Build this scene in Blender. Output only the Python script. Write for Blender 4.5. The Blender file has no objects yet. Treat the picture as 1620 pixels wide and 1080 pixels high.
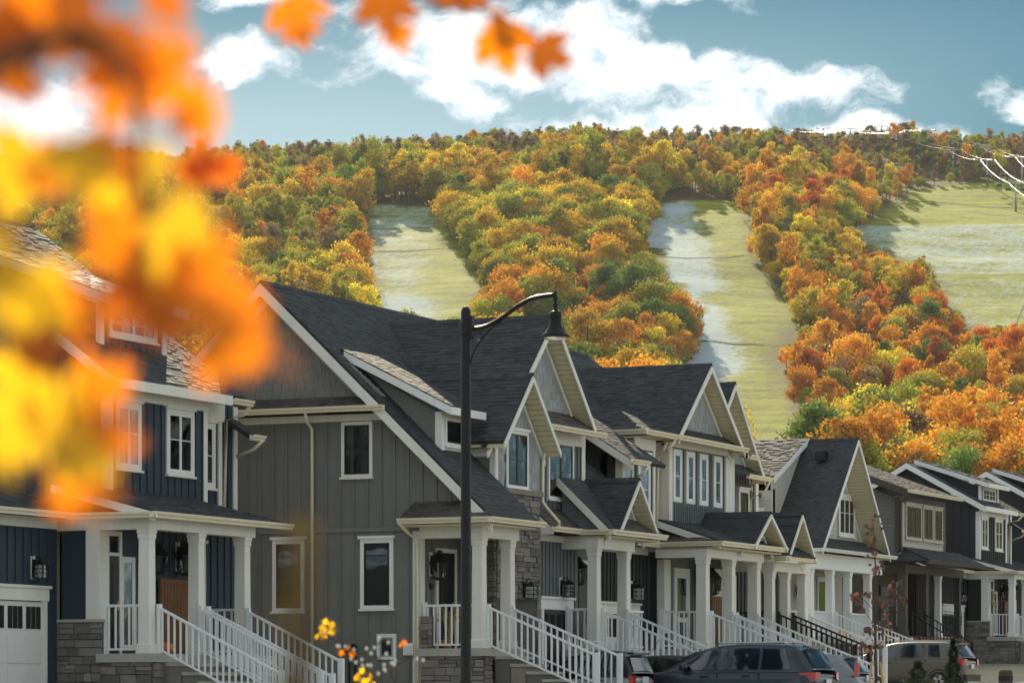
import bpy, bmesh, math, random
import numpy as np
from mathutils import Vector, Matrix, noise
random.seed(11)
R = math.radians
SC = bpy.context.scene
COL = SC.collection

# ------------------------------------------------------------------ camera
CZ = 1.6
TH = math.atan(2490 / 5400)
SN, CS = math.sin(TH), math.cos(TH)
cam_data = bpy.data.cameras.new('camera')
cam_data.lens = 120
cam_data.sensor_width = 36
cam_data.shift_y = 560 / 1620
cam_data.clip_start = 0.1
cam_data.clip_end = 60000
cam_data.dof.use_dof = True
cam_data.dof.focus_distance = 135
cam_data.dof.aperture_fstop = 5.4
cam = bpy.data.objects.new('camera', cam_data)
cam.location = (0, 0, CZ)
cam.rotation_euler = (math.pi / 2, 0, TH)
COL.objects.link(cam)
SC.camera = cam

# ------------------------------------------------------------------ sun, sky, exposure
SUN_EL = R(24.5)
SUN_AZ = R(30)            # from +Y towards -X
sd = Vector((-math.sin(SUN_AZ) * math.cos(SUN_EL), math.cos(SUN_AZ) * math.cos(SUN_EL), math.sin(SUN_EL)))
sun_data = bpy.data.lights.new('sun', 'SUN')
sun_data.energy = 5.0
sun_data.angle = R(0.55)
sun_data.color = (1.0, 0.86, 0.64)
sun = bpy.data.objects.new('sun', sun_data)
sun.rotation_euler = sd.to_track_quat('Z', 'Y').to_euler()
COL.objects.link(sun)

W = bpy.data.worlds.new('World')
SC.world = W
W.use_nodes = True
nt = W.node_tree
nt.nodes.clear()
def N(t, typ, **kw):
    n = t.nodes.new(typ)
    for k, v in kw.items():
        if k.startswith('i_'):
            key = k[2:]
            n.inputs[int(key) if key.isdigit() else key.replace('_', ' ')].default_value = v
        else:
            setattr(n, k, v)
    return n
def LK(t, a, b):
    t.links.new(a, b)
def math_node(t, op, a, b=None, clamp=False):
    n = t.nodes.new('ShaderNodeMath'); n.operation = op; n.use_clamp = clamp
    for i, v in enumerate((a, b)):
        if v is None: continue
        if isinstance(v, (int, float)): n.inputs[i].default_value = v
        else: t.links.new(v, n.inputs[i])
    return n.outputs[0]
sky = N(nt, 'ShaderNodeTexSky', sky_type='NISHITA', sun_disc=False)
sky.sun_elevation = SUN_EL
sky.sun_rotation = -SUN_AZ
sky.air_density = 1.0
sky.dust_density = 0.0
sky.ozone_density = 2.2
SKY_STRENGTH = 0.06
# clouds: fair-weather cumulus, by direction in the sky
tc = N(nt, 'ShaderNodeTexCoord')
sep = N(nt, 'ShaderNodeSeparateXYZ'); LK(nt, tc.outputs['Generated'], sep.inputs[0])
az = math_node(nt, 'ARCTAN2', sep.outputs[0], sep.outputs[1])          # azimuth from +Y towards +X
azd = math_node(nt, 'MULTIPLY', math_node(nt, 'ADD', az, TH), 57.2958)   # degrees, clockwise
el = math_node(nt, 'MULTIPLY', math_node(nt, 'ARCSINE', sep.outputs[2]), 57.2958)
comb = N(nt, 'ShaderNodeCombineXYZ'); LK(nt, azd, comb.inputs[0]); LK(nt, el, comb.inputs[1])
warp = N(nt, 'ShaderNodeTexNoise', i_Scale=0.9, i_Detail=4.0); LK(nt, comb.outputs[0], warp.inputs['Vector'])
wsub = N(nt, 'ShaderNodeVectorMath', operation='SUBTRACT'); LK(nt, warp.outputs['Color'], wsub.inputs[0]); wsub.inputs[1].default_value = (.5, .5, .5)
wsc = N(nt, 'ShaderNodeVectorMath', operation='SCALE'); LK(nt, wsub.outputs[0], wsc.inputs[0]); wsc.inputs['Scale'].default_value = 1.1
wadd = N(nt, 'ShaderNodeVectorMath', operation='ADD'); LK(nt, comb.outputs[0], wadd.inputs[0]); LK(nt, wsc.outputs[0], wadd.inputs[1])
cmap = N(nt, 'ShaderNodeMapping'); cmap.inputs['Rotation'].default_value = (0, 0, .16); cmap.inputs['Scale'].default_value = (.62, 1.35, 1); LK(nt, wadd.outputs[0], cmap.inputs['Vector'])
fine = N(nt, 'ShaderNodeTexNoise', i_Scale=1.3, i_Detail=10.0, i_Roughness=0.6); LK(nt, cmap.outputs[0], fine.inputs['Vector'])
wsep = N(nt, 'ShaderNodeSeparateXYZ'); LK(nt, wadd.outputs[0], wsep.inputs[0])
# cloud banks: (azimuth, elevation, half width, half height, tilt) in degrees
BANKS = [(-.2, 10.75, 3.3, .8, -.03), (2.4, 10.25, 2.6, .72, -.12), (4.7, 10.05, 1.9, .42, -.09), (3.4, 9.5, 2.1, .40, -.09), (-4.55, 10.5, .85, .33, 0), (-4.3, 11.45, 1.0, .3, 0), (2.2, 11.7, 1.6, .35, -.1),
         (8.6, 9.75, .75, .45, -.25), (1.9, 9.35, 2.0, .3, 0), (5.6, 9.3, 2.2, .24, -.08), (-.9, 9.95, .9, .36, .0), (-8.2, 9.2, 2.2, .9, .1), (-12, 10.5, 3, .8, 0), (12.5, 10.8, 2.5, .6, -.1), (4, 13.5, 4.5, .8, .05), (-5, 14, 3.5, .7, 0)]
acc = None
for a0, e0, wa, we, tl in BANKS:
    dx = math_node(nt, 'SUBTRACT', wsep.outputs[0], a0)
    dy = math_node(nt, 'SUBTRACT', math_node(nt, 'SUBTRACT', wsep.outputs[1], e0), math_node(nt, 'MULTIPLY', dx, tl))
    d = math_node(nt, 'SQRT', math_node(nt, 'ADD', math_node(nt, 'POWER', math_node(nt, 'DIVIDE', dx, wa), 2.0), math_node(nt, 'POWER', math_node(nt, 'DIVIDE', dy, we), 2.0)))
    v = math_node(nt, 'SUBTRACT', 1.15, d)
    acc = v if acc is None else math_node(nt, 'MAXIMUM', acc, v)
# rest of the sky: same kind of clouds at random, cover raised for fill
big = N(nt, 'ShaderNodeTexNoise', i_Scale=0.13, i_Detail=3.0); LK(nt, comb.outputs[0], big.inputs['Vector'])
far_side = math_node(nt, 'MULTIPLY', math_node(nt, 'SUBTRACT', math_node(nt, 'ABSOLUTE', azd), 14.0), .2, True)
rnd = math_node(nt, 'SUBTRACT', math_node(nt, 'MULTIPLY', math_node(nt, 'SUBTRACT', big.outputs[0], .44), 7.0), math_node(nt, 'MULTIPLY', math_node(nt, 'SUBTRACT', 1.0, far_side), 4.0))
acc = math_node(nt, 'MAXIMUM', math_node(nt, 'MAXIMUM', acc, rnd), -1.0)
dens = math_node(nt, 'ADD', math_node(nt, 'MULTIPLY', math_node(nt, 'SUBTRACT', fine.outputs[0], .5), 2.1), math_node(nt, 'MULTIPLY', acc, .9))
ramp = N(nt, 'ShaderNodeMapRange', interpolation_type='SMOOTHSTEP'); ramp.inputs['From Min'].default_value = .04; ramp.inputs['From Max'].default_value = .70
LK(nt, dens, ramp.inputs['Value'])
# thicker cores go brighter, which adds to the fill light
core = N(nt, 'ShaderNodeMapRange'); core.inputs['From Min'].default_value = .5; core.inputs['From Max'].default_value = 1.5
LK(nt, dens, core.inputs['Value'])
ccol = N(nt, 'ShaderNodeMix', data_type='RGBA'); ccol.inputs['A'].default_value = (12.8, 13.7, 14.4, 1); ccol.inputs['B'].default_value = (17.8, 17.8, 17.5, 1)
LK(nt, core.outputs[0], ccol.inputs['Factor'])
skys = N(nt, 'ShaderNodeVectorMath', operation='MULTIPLY'); LK(nt, sky.outputs[0], skys.inputs[0])
skys.inputs[1].default_value = (.19, .44, .455)
# pale haze low in the sky, strongest towards the sun
dotn = N(nt, 'ShaderNodeVectorMath', operation='DOT_PRODUCT'); LK(nt, tc.outputs['Generated'], dotn.inputs[0]); dotn.inputs[1].default_value = sd
ang = math_node(nt, 'MULTIPLY', math_node(nt, 'ARCCOSINE', math_node(nt, 'MINIMUM', dotn.outputs['Value'], 1.0)), 57.2958)
def mrange(v, a, b, c, d):
    n = N(nt, 'ShaderNodeMapRange', interpolation_type='SMOOTHSTEP'); LK(nt, v, n.inputs['Value'])
    for k, q in zip(('From Min', 'From Max', 'To Min', 'To Max'), (a, b, c, d)): n.inputs[k].default_value = q
    return n.outputs[0]
veil = math_node(nt, 'ADD', math_node(nt, 'MULTIPLY', mrange(ang, 13.0, 22.0, 1.0, .03), mrange(el, 8.3, 12.2, .95, .10)), .0, True)
vmix = N(nt, 'ShaderNodeMix', data_type='RGBA'); LK(nt, veil, vmix.inputs['Factor']); LK(nt, skys.outputs[0], vmix.inputs['A']); vmix.inputs['B'].default_value = (7.7, 9.9, 10.5, 1)
mixc = N(nt, 'ShaderNodeMix', data_type='RGBA'); LK(nt, ramp.outputs[0], mixc.inputs['Factor']); LK(nt, vmix.outputs['Result'], mixc.inputs['A']); LK(nt, ccol.outputs['Result'], mixc.inputs['B'])
bg = N(nt, 'ShaderNodeBackground'); LK(nt, mixc.outputs['Result'], bg.inputs['Color']); bg.inputs['Strength'].default_value = SKY_STRENGTH
wo = N(nt, 'ShaderNodeOutputWorld'); LK(nt, bg.outputs[0], wo.inputs['Surface'])

SC.view_settings.view_transform = 'Standard'
SC.view_settings.look = 'None'
SC.view_settings.exposure = 0.52
SC.view_settings.gamma = 1.0
SC.render.engine = 'CYCLES'
SC.cycles.use_denoising = True
SC.cycles.max_bounces = 6
SC.cycles.diffuse_bounces = 2
SC.cycles.transparent_max_bounces = 12
SC.cycles.transmission_bounces = 4
SC.cycles.sample_clamp_indirect = 6.0
SC.cycles.caustics_reflective = False
SC.cycles.caustics_refractive = False

# ------------------------------------------------------------------ materials
MATS = {}
def new_mat(name):
    m = bpy.data.materials.new(name); m.use_nodes = True
    t = m.node_tree
    b = t.nodes['Principled BSDF']
    MATS[name] = m
    return m, t, b
def paint(name, rgb, rough=.6, var=.12, scale=1.2, bump=.0, bscale=40., rnd=0., streak=0., spec=.4, tint=False, metallic=0., coat=0.):
    """a surface colour with wear: two scales of noise, optional per-object shade, optional vertical streaks"""
    m, t, b = new_mat(name)
    geo = N(t, 'ShaderNodeNewGeometry')
    n1 = N(t, 'ShaderNodeTexNoise', i_Scale=scale, i_Detail=5.0); LK(t, geo.outputs['Position'], n1.inputs['Vector'])
    n2 = N(t, 'ShaderNodeTexNoise', i_Scale=scale * 11, i_Detail=3.0); LK(t, geo.outputs['Position'], n2.inputs['Vector'])
    s = math_node(t, 'ADD', math_node(t, 'MULTIPLY', math_node(t, 'SUBTRACT', n1.outputs[0], .5), 2 * var), math_node(t, 'MULTIPLY', math_node(t, 'SUBTRACT', n2.outputs[0], .5), var))
    s = math_node(t, 'ADD', s, 1.0)
    if streak:
        mp = N(t, 'ShaderNodeMapping'); mp.inputs['Scale'].default_value = (9, 9, .5); LK(t, geo.outputs['Position'], mp.inputs['Vector'])
        n3 = N(t, 'ShaderNodeTexNoise', i_Scale=1.0, i_Detail=4.0); LK(t, mp.outputs[0], n3.inputs['Vector'])
        s = math_node(t, 'SUBTRACT', s, math_node(t, 'MULTIPLY', math_node(t, 'SUBTRACT', n3.outputs[0], .45, True), streak))
    if rnd:
        oi = N(t, 'ShaderNodeObjectInfo')
        s = math_node(t, 'MULTIPLY', s, math_node(t, 'ADD', math_node(t, 'MULTIPLY', oi.outputs['Random'], 2 * rnd), 1 - rnd))
    if tint:
        at = N(t, 'ShaderNodeAttribute', attribute_name='tint')
        s = math_node(t, 'MULTIPLY', s, at.outputs['Fac'])
    v = N(t, 'ShaderNodeVectorMath', operation='SCALE'); v.inputs[0].default_value = rgb[:3]; LK(t, s, v.inputs['Scale'])
    LK(t, v.outputs[0], b.inputs['Base Color'])
    b.inputs['Roughness'].default_value = rough
    b.inputs['Specular IOR Level'].default_value = spec
    b.inputs['Metallic'].default_value = metallic
    b.inputs['Coat Weight'].default_value = coat
    b.inputs['Coat Roughness'].default_value = .08
    if bump:
        n4 = N(t, 'ShaderNodeTexNoise', i_Scale=bscale, i_Detail=4.0); LK(t, geo.outputs['Position'], n4.inputs['Vector'])
        bp = N(t, 'ShaderNodeBump'); bp.inputs['Strength'].default_value = bump; bp.inputs['Distance'].default_value = .02
        LK(t, n4.outputs[0], bp.inputs['Height']); LK(t, bp.outputs[0], b.inputs['Normal'])
    return m
paint('trim', (.80, .78, .71), .5, .06, streak=.25)
paint('white_trim', (.84, .84, .82), .5, .05, streak=.2)
paint('rail_white', (.80, .82, .82), .4, .04)
paint('rail_black', (.012, .012, .013), .4, .1)
paint('gutter_cream', (.80, .73, .54), .4, .05, streak=.2)
paint('soffit', (.76, .69, .48), .6, .06)
paint('siding_taupe', (.185, .183, .172), .62, .12, streak=.35, rnd=.05)
paint('siding_navy', (.032, .052, .074), .6, .14, streak=.3, rnd=.05)
paint('siding_slate', (.145, .162, .168), .6, .12, streak=.3, rnd=.06)
paint('siding_charcoal', (.03, .032, .036), .6, .15, streak=.3, rnd=.05)
paint('siding_brown', (.075, .066, .056), .6, .15, streak=.3)
paint('siding_stone', (.50, .48, .43), .6, .06, streak=.2)
paint('shake_taupe', (.22, .215, .205), .7, .12, rnd=.10, tint=False, streak=.2, bump=.15)
paint('shake_slate', (.34, .365, .375), .7, .1, tint=True, streak=.2)
paint('shingle', (.034, .038, .041), .74, .25, scale=.8, tint=True, bump=.3, bscale=120., spec=.5)
paint('shingle_brown', (.075, .066, .062), .7, .25, scale=.8, tint=True, bump=.3, bscale=120., spec=.5)
paint('deck_dark', (.03, .031, .033), .8, .2)
paint('stone_grey', (.20, .18, .16), .85, .22, scale=5., rnd=.38, bump=.8, bscale=22.)
paint('mortar', (.10, .095, .088), .9, .15, scale=6.)
paint('concrete', (.42, .40, .36), .85, .15, scale=2., bump=.2)
paint('door_black', (.010, .010, .011), .35, .1)
paint('door_white', (.70, .70, .67), .45, .04)
paint('wood_door', (.20, .085, .028), .55, .3, scale=6., streak=.6)
paint('black_metal', (.008, .007, .007), .42, .2, spec=.3)
paint('galv', (.35, .36, .36), .45, .1, metallic=.6)
paint('curtain', (.55, .54, .50), .8, .1)
paint('interior', (.012, .012, .013), .9, .2)
paint('verge', (.36, .33, .23), .95, .3, scale=1.1, bump=.5, bscale=30.)
paint('drive', (.34, .33, .31), .9, .15, scale=.8, bump=.2)
paint('asphalt', (.17, .165, .155), .9, .2, scale=.6, bump=.4, bscale=60.)
paint('kerb_stone', (.36, .35, .33), .85, .15)
paint('line_paint', (.75, .73, .66), .7, .1)
paint('bark', (.085, .062, .045), .9, .3, scale=3., bump=.6, bscale=14.)
paint('bark_far', (.10, .085, .07), .9, .3, scale=.5)
paint('steel', (.55, .56, .57), .35, .1, metallic=.7)
paint('tyre', (.012, .012, .012), .8, .2)
paint('alloy', (.45, .46, .47), .3, .1, metallic=.8)
paint('plastic_black', (.012, .012, .013), .5, .1)
paint('plate_white', (.7, .7, .68), .5, .05)
paint('pumpkin_skin', (.62, .16, .02), .5, .15)
paint('straw', (.55, .38, .14), .8, .25, rnd=.2)
paint('soil', (.07, .052, .036), .95, .3, scale=3., bump=.6)
def car_paint(name, rgb):
    m = paint(name, rgb, .38, .04, metallic=.25, coat=.45, spec=.4)
    return m
car_paint('car_silver', (.34, .36, .37)); car_paint('car_black', (.008, .008, .010)); car_paint('car_navy', (.016, .028, .042)); car_paint('car_bronze', (.105, .092, .078)); car_paint('car_grey', (.22, .24, .25))
def glass(name, tintc, dark=.5, rough=.03):
    m, t, b = new_mat(name)
    t.nodes.remove(b)
    out = t.nodes['Material Output']
    tr = N(t, 'ShaderNodeBsdfTransparent'); tr.inputs[0].default_value = (*tintc, 1)
    gl = N(t, 'ShaderNodeBsdfGlossy'); gl.inputs['Roughness'].default_value = rough; gl.inputs['Color'].default_value = (.9, .95, 1, 1)
    geo = N(t, 'ShaderNodeNewGeometry')
    nz = N(t, 'ShaderNodeTexNoise', i_Scale=1.3, i_Detail=2.0); LK(t, geo.outputs['Position'], nz.inputs['Vector'])
    bp = N(t, 'ShaderNodeBump'); bp.inputs['Strength'].default_value = .05; bp.inputs['Distance'].default_value = .1
    LK(t, nz.outputs[0], bp.inputs['Height']); LK(t, bp.outputs[0], gl.inputs['Normal'])
    fr = N(t, 'ShaderNodeFresnel', i_IOR=1.52)
    f2 = math_node(t, 'ADD', math_node(t, 'MULTIPLY', fr.outputs[0], .85), dark * .03, True)
    mx = N(t, 'ShaderNodeMixShader'); LK(t, f2, mx.inputs[0]); LK(t, tr.outputs[0], mx.inputs[1]); LK(t, gl.outputs[0], mx.inputs[2])
    LK(t, mx.outputs[0], out.inputs['Surface'])
    return m
glass('pane_glass', (.55, .6, .6), .6)
glass('car_glass', (.22, .25, .25), .5)
glass('lantern_glass', (.6, .58, .5), .5)
def emissive_free_lamp(name, rgb):
    m = paint(name, rgb, .15, .05, coat=1.0, spec=.7)
    return m
emissive_free_lamp('tail_red', (.45, .012, .015)); emissive_free_lamp('lamp_clear', (.6, .62, .62)); emissive_free_lamp('amber', (.75, .25, .02))
def leaf_mat(name, rgb, trans=.5, var=.35, hue=.0, attr=True, gloss=.25):
    """thin leaf: diffuse + translucent, shade varied per leaf (attribute), per tree and by noise"""
    m, t, b = new_mat(name)
    t.nodes.remove(b)
    out = t.nodes['Material Output']
    oi = N(t, 'ShaderNodeObjectInfo')
    s = math_node(t, 'ADD', math_node(t, 'MULTIPLY', oi.outputs['Random'], .5), .75)
    col = N(t, 'ShaderNodeRGB'); col.outputs[0].default_value = (*rgb, 1)
    src = col.outputs[0]
    if attr:
        at = N(t, 'ShaderNodeAttribute', attribute_name='tint')
        mul = N(t, 'ShaderNodeVectorMath', operation='MULTIPLY'); LK(t, src, mul.inputs[0]); LK(t, at.outputs['Color'], mul.inputs[1]); src = mul.outputs[0]
    hs = N(t, 'ShaderNodeHueSaturation'); LK(t, src, hs.inputs['Color'])
    if hue:
        LK(t, math_node(t, 'ADD', math_node(t, 'MULTIPLY', math_node(t, 'SUBTRACT', oi.outputs['Random'], .5), hue), .5), hs.inputs['Hue'])
    LK(t, s, hs.inputs['Value'])
    df = N(t, 'ShaderNodeBsdfDiffuse'); LK(t, hs.outputs[0], df.inputs[0])
    tl = N(t, 'ShaderNodeBsdfTranslucent'); LK(t, hs.outputs[0], tl.inputs[0])
    mx = N(t, 'ShaderNodeMixShader'); mx.inputs[0].default_value = trans
    LK(t, df.outputs[0], mx.inputs[1]); LK(t, tl.outputs[0], mx.inputs[2])
    if gloss:
        gl = N(t, 'ShaderNodeBsdfGlossy'); gl.inputs['Roughness'].default_value = .45
        mg = N(t, 'ShaderNodeMixShader'); mg.inputs[0].default_value = gloss * .15
        LK(t, mx.outputs[0], mg.inputs[1]); LK(t, gl.outputs[0], mg.inputs[2]); LK(t, mg.outputs[0], out.inputs['Surface'])
    else:
        LK(t, mx.outputs[0], out.inputs['Surface'])
    return m
PAL = {'gold': (.62, .42, .035), 'orange': (.68, .32, .028), 'red': (.62, .19, .02), 'yellow': (.68, .55, .05), 'olive': (.36, .35, .04), 'green': (.17, .24, .045), 'brown': (.28, .19, .08), 'bare': (.17, .13, .10)}
for k, c in PAL.items(): leaf_mat('leaf_' + k, tuple(min(q * 1.08, .8) for q in c), .45, hue=.02)

# ------------------------------------------------------------------ object helpers
WL = {}
def tag(o, label=None, cat=None, group=None, kind=None):
    if label: o['label'] = label
    if cat: o['category'] = cat
    if group: o['group'] = group
    if kind: o['kind'] = kind
    return o
def thing(name, label, cat, loc, group=None):
    o = bpy.data.objects.new(name, None)
    o.empty_display_size = .5
    COL.objects.link(o); o.location = loc; WL[o] = Vector(loc)
    return tag(o, label, cat, group)
def wl(p): return WL[p] if p is not None else Vector((0, 0, 0))
def link(name, me, parent, wloc, scale=None):
    o = bpy.data.objects.new(name, me)
    COL.objects.link(o)
    o.location = Vector(wloc) - wl(parent)
    if scale: o.scale = scale
    o.parent = parent
    WL[o] = Vector(wloc)
    return o
def mesh(name, vs, fs, mat, parent, smooth=False, tint=None, center=True, mats=None, fmat=None):
    v = np.array(vs, dtype=float)
    c = (v.min(0) + v.max(0)) / 2 if center else np.zeros(3)
    me = bpy.data.meshes.new(name)
    me.from_pydata((v - c).tolist(), [], fs)
    for mm in (mats or [mat]): me.materials.append(MATS[mm])
    if fmat is not None: me.polygons.foreach_set('material_index', fmat)
    if smooth: me.polygons.foreach_set('use_smooth', [True] * len(fs))
    if tint is not None: set_tint(me, tint)
    me.update()
    return link(name, me, parent, c)
def set_tint(me, tint):
    """one colour per face"""
    a = me.color_attributes.new('tint', 'FLOAT_COLOR', 'CORNER')
    tn = np.array(tint, dtype=np.float32)
    if tn.ndim == 1: tn = np.stack([tn, tn, tn], 1)
    cnt = np.empty(len(me.polygons), dtype=np.int32); me.polygons.foreach_get('loop_total', cnt)
    rep = np.repeat(tn, cnt, axis=0)
    a.data.foreach_set('color', np.concatenate([rep, np.ones((len(rep), 1), np.float32)], 1).astype(np.float32).ravel())
CUBE_V = [(-.5, -.5, -.5), (.5, -.5, -.5), (.5, .5, -.5), (-.5, .5, -.5), (-.5, -.5, .5), (.5, -.5, .5), (.5, .5, .5), (-.5, .5, .5)]
CUBE_F = [(0, 3, 2, 1), (4, 5, 6, 7), (0, 1, 5, 4), (1, 2, 6, 5), (2, 3, 7, 6), (3, 0, 4, 7)]
UNIT = {}
def box(name, p, x0, x1, y0, y1, z0, z1, mat):
    """a box as a child that shares one unit mesh per material (never give it children)"""
    if mat not in UNIT:
        me = bpy.data.meshes.new('unit_' + mat); me.from_pydata(CUBE_V, [], CUBE_F); me.materials.append(MATS[mat]); UNIT[mat] = me
    return link(name, UNIT[mat], p, ((x0 + x1) / 2, (y0 + y1) / 2, (z0 + z1) / 2), (abs(x1 - x0), abs(y1 - y0), abs(z1 - z0)))
class MB:
    """collects pieces of ONE part"""
    def __init__(s): s.v = []; s.f = []; s.t = []
    def add(s, vs, fs, tint=None):
        k = len(s.v); s.v += [tuple(q) for q in vs]; s.f += [tuple(i + k for i in f) for f in fs]
        if tint is not None: s.t += [tint] * len(fs)
    def box(s, x0, x1, y0, y1, z0, z1, tint=None):
        s.add([(x0 + (a + .5) * (x1 - x0), y0 + (b + .5) * (y1 - y0), z0 + (c + .5) * (z1 - z0)) for a, b, c in CUBE_V], CUBE_F, tint)
    def bar(s, a, b, w, t, up=(0, 0, 1)):
        """rectangular bar from a to b: w across 'up', t sideways; a and b are on its centre line"""
        a, b, up = Vector(a), Vector(b), Vector(up)
        d = (b - a).normalized(); side = d.cross(up).normalized(); u = side.cross(d).normalized()
        vs = []
        for q in (a, b):
            vs += [q - side * t / 2 - u * w / 2, q + side * t / 2 - u * w / 2, q + side * t / 2 + u * w / 2, q - side * t / 2 + u * w / 2]
        s.add(vs, [(0, 1, 2, 3), (7, 6, 5, 4), (0, 4, 5, 1), (1, 5, 6, 2), (2, 6, 7, 3), (3, 7, 4, 0)])
    def vbar(s, a, b, w, t, side):
        """bar whose ends are cut plumb: w vertical, t along 'side'"""
        a, b, sd_ = Vector(a), Vector(b), Vector(side).normalized()
        z = Vector((0, 0, 1)); vs = []
        for q in (a, b): vs += [q - sd_ * t / 2 - z * w / 2, q + sd_ * t / 2 - z * w / 2, q + sd_ * t / 2 + z * w / 2, q - sd_ * t / 2 + z * w / 2]
        s.add(vs, [(0, 1, 2, 3), (7, 6, 5, 4), (0, 4, 5, 1), (1, 5, 6, 2), (2, 6, 7, 3), (3, 7, 4, 0)])
    def tube(s, pts, r, n=8, rs=None, cap=True):
        pts = [Vector(q) for q in pts]; k = len(s.v); m = len(pts)
        for i, q in enumerate(pts):
            d = (pts[min(i + 1, m - 1)] - pts[max(i - 1, 0)]).normalized()
            h = Vector((0, 0, 1)) if abs(d.z) < .9 else Vector((1, 0, 0))
            a = d.cross(h).normalized(); b = d.cross(a).normalized(); rr = rs[i] if rs else r
            s.v += [tuple(q + a * math.cos(2 * math.pi * j / n) * rr + b * math.sin(2 * math.pi * j / n) * rr) for j in range(n)]
        for i in range(m - 1):
            s.f += [(k + i * n + j, k + i * n + (j + 1) % n, k + (i + 1) * n + (j + 1) % n, k + (i + 1) * n + j) for j in range(n)]
        if cap:
            s.f += [tuple(k + j for j in range(n))[::-1], tuple(k + (m - 1) * n + j for j in range(n))]
    def lathe(s, prof, c, n=16):
        k = len(s.v)
        for r, z in prof:
            s.v += [(c[0] + r * math.cos(2 * math.pi * j / n), c[1] + r * math.sin(2 * math.pi * j / n), c[2] + z) for j in range(n)]
        for i in range(len(prof) - 1):
            s.f += [(k + i * n + j, k + i * n + (j + 1) % n, k + (i + 1) * n + (j + 1) % n, k + (i + 1) * n + j) for j in range(n)]
    def prism(s, poly, ax, lo, hi):
        """polygon extruded along axis ax ('x': poly is (y,z); 'y': poly is (x,z); 'z': poly is (x,y))"""
        n = len(poly)
        def P(q, h): return (h, q[0], q[1]) if ax == 'x' else (q[0], h, q[1]) if ax == 'y' else (q[0], q[1], h)
        s.add([P(q, lo) for q in poly] + [P(q, hi) for q in poly], [tuple(range(n)), tuple(range(2 * n - 1, n - 1, -1))] + [(i, i + n, (i + 1) % n + n, (i + 1) % n) for i in range(n)])
    def build(s, name, mat, p, smooth=False):
        return mesh(name, s.v, s.f, mat, p, smooth, s.t if s.t and len(s.t) == len(s.f) else None)
def fix_normals(o):
    bm = bmesh.new(); bm.from_mesh(o.data); bmesh.ops.recalc_face_normals(bm, faces=bm.faces); bm.to_mesh(o.data); bm.free(); return o
def prism(name, p, poly, ax, lo, hi, mat):
    m = MB(); m.prism(poly, ax, lo, hi); return fix_normals(m.build(name, mat, p))

# ------------------------------------------------------------------ building components
def spans(poly, c, axis):
    """where the line coord[axis]==c runs inside a polygon of 2-D points: list of (lo, hi) of the other coordinate"""
    xs = []
    for (p, q) in zip(poly, poly[1:] + poly[:1]):
        a, b = p[axis], q[axis]
        if (a <= c < b) or (b <= c < a):
            xs.append(p[1 - axis] + (q[1 - axis] - p[1 - axis]) * (c - a) / (b - a))
    xs.sort()
    return list(zip(xs[::2], xs[1::2]))
def shingle_rows(m, poly, o, e, u, n, row=.128, w=(.15, .30), edge=0):
    """overlapping tabs on the plane o + a*e + b*u, with thickness along n"""
    b0 = min(q[1] for q in poly); b1 = max(q[1] for q in poly)
    b = b0
    while b < b1 - .01:
        bt = min(b + row, b1)
        lo = spans(poly, b + .003, 1); hi = spans(poly, bt - .003, 1)
        if len(lo) == 1 and len(hi) <= 1:
            (l0, l1) = lo[0]; (h0, h1) = hi[0] if hi else ((l0 + l1) / 2,) * 2
            a = min(l0, h0) + random.uniform(-.2, 0); end = max(l1, h1)
            while a < end - .005:
                an = a + random.uniform(*w)
                if an > end - .08: an = end + .01
                q = [min(max(a, l0), l1), min(max(an, l0), l1), min(max(an, h0), h1), min(max(a, h0), h1)]
                if q[1] - q[0] > .002 or q[2] - q[3] > .002:
                    lift = random.choice((.007, .008, .015, .018)); g = .004
                    tl = random.gauss(1, .2) * (1.0 if lift < .02 else .86); tl = max(.45, min(1.6, tl))
                    P = lambda aa, bb, hh: o + e * aa + u * bb + n * hh
                    m.add([P(q[0] + g, b - .012, lift), P(q[1] - g, b - .012, lift), P(q[2], bt, .005), P(q[3], bt, .005), P(q[0] + g, b - .012, -.004), P(q[1] - g, b - .012, -.004)], [(0, 1, 2, 3), (4, 5, 1, 0)], tl)
                a = an
        b += row
def roof(p, pts, mat='shingle', thick=.09, name='roof'):
    """a roof plane: deck slab + laid shingles; the first two points run along the eave"""
    pts = [Vector(q) for q in pts]
    e = (pts[1] - pts[0]).normalized()
    n = e.cross(pts[2] - pts[1]).normalized()
    if n.z < 0: n = -n
    u = n.cross(e).normalized()
    if u.z < 0: u = -u
    k = len(pts); m = MB()
    m.add(pts + [q - n * thick for q in pts], [tuple(range(k)), tuple(range(2 * k - 1, k - 1, -1))] + [(i, i + k, (i + 1) % k + k, (i + 1) % k) for i in range(k)])
    d = fix_normals(m.build(name, 'deck_dark', p))
    s = MB(); o = pts[0]
    shingle_rows(s, [((q - o).dot(e), (q - o).dot(u)) for q in pts], o + n * .002, e, u, n)
    if s.v:
        ob = s.build('shingles', mat, d); ob['kind'] = 'stuff'
    return d
def ridge_cap(p, a, b, mat='shingle', w=.12, drop=.12):
    a, b = Vector(a), Vector(b); d = (b - a); L = d.length; d.normalize()
    side = d.cross(Vector((0, 0, 1))).normalized(); m = MB(); k = max(1, int(L / .2))
    for i in range(k):
        q0 = a + d * (L * i / k); q1 = a + d * (L * (i + 1.15) / k); z0 = Vector((0, 0, .036)); z1 = Vector((0, 0, .03))
        dn = Vector((0, 0, -drop))
        m.add([q0 + z0, q0 + side * w + dn + z0, q1 + side * w + dn + z1, q1 + z1, q0 - side * w + dn + z0, q1 - side * w + dn + z1], [(0, 1, 2, 3), (0, 3, 5, 4)], max(.5, random.gauss(.95, .2)))
    o = m.build('ridge_cap', mat, p); o['kind'] = 'stuff'; return o
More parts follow.
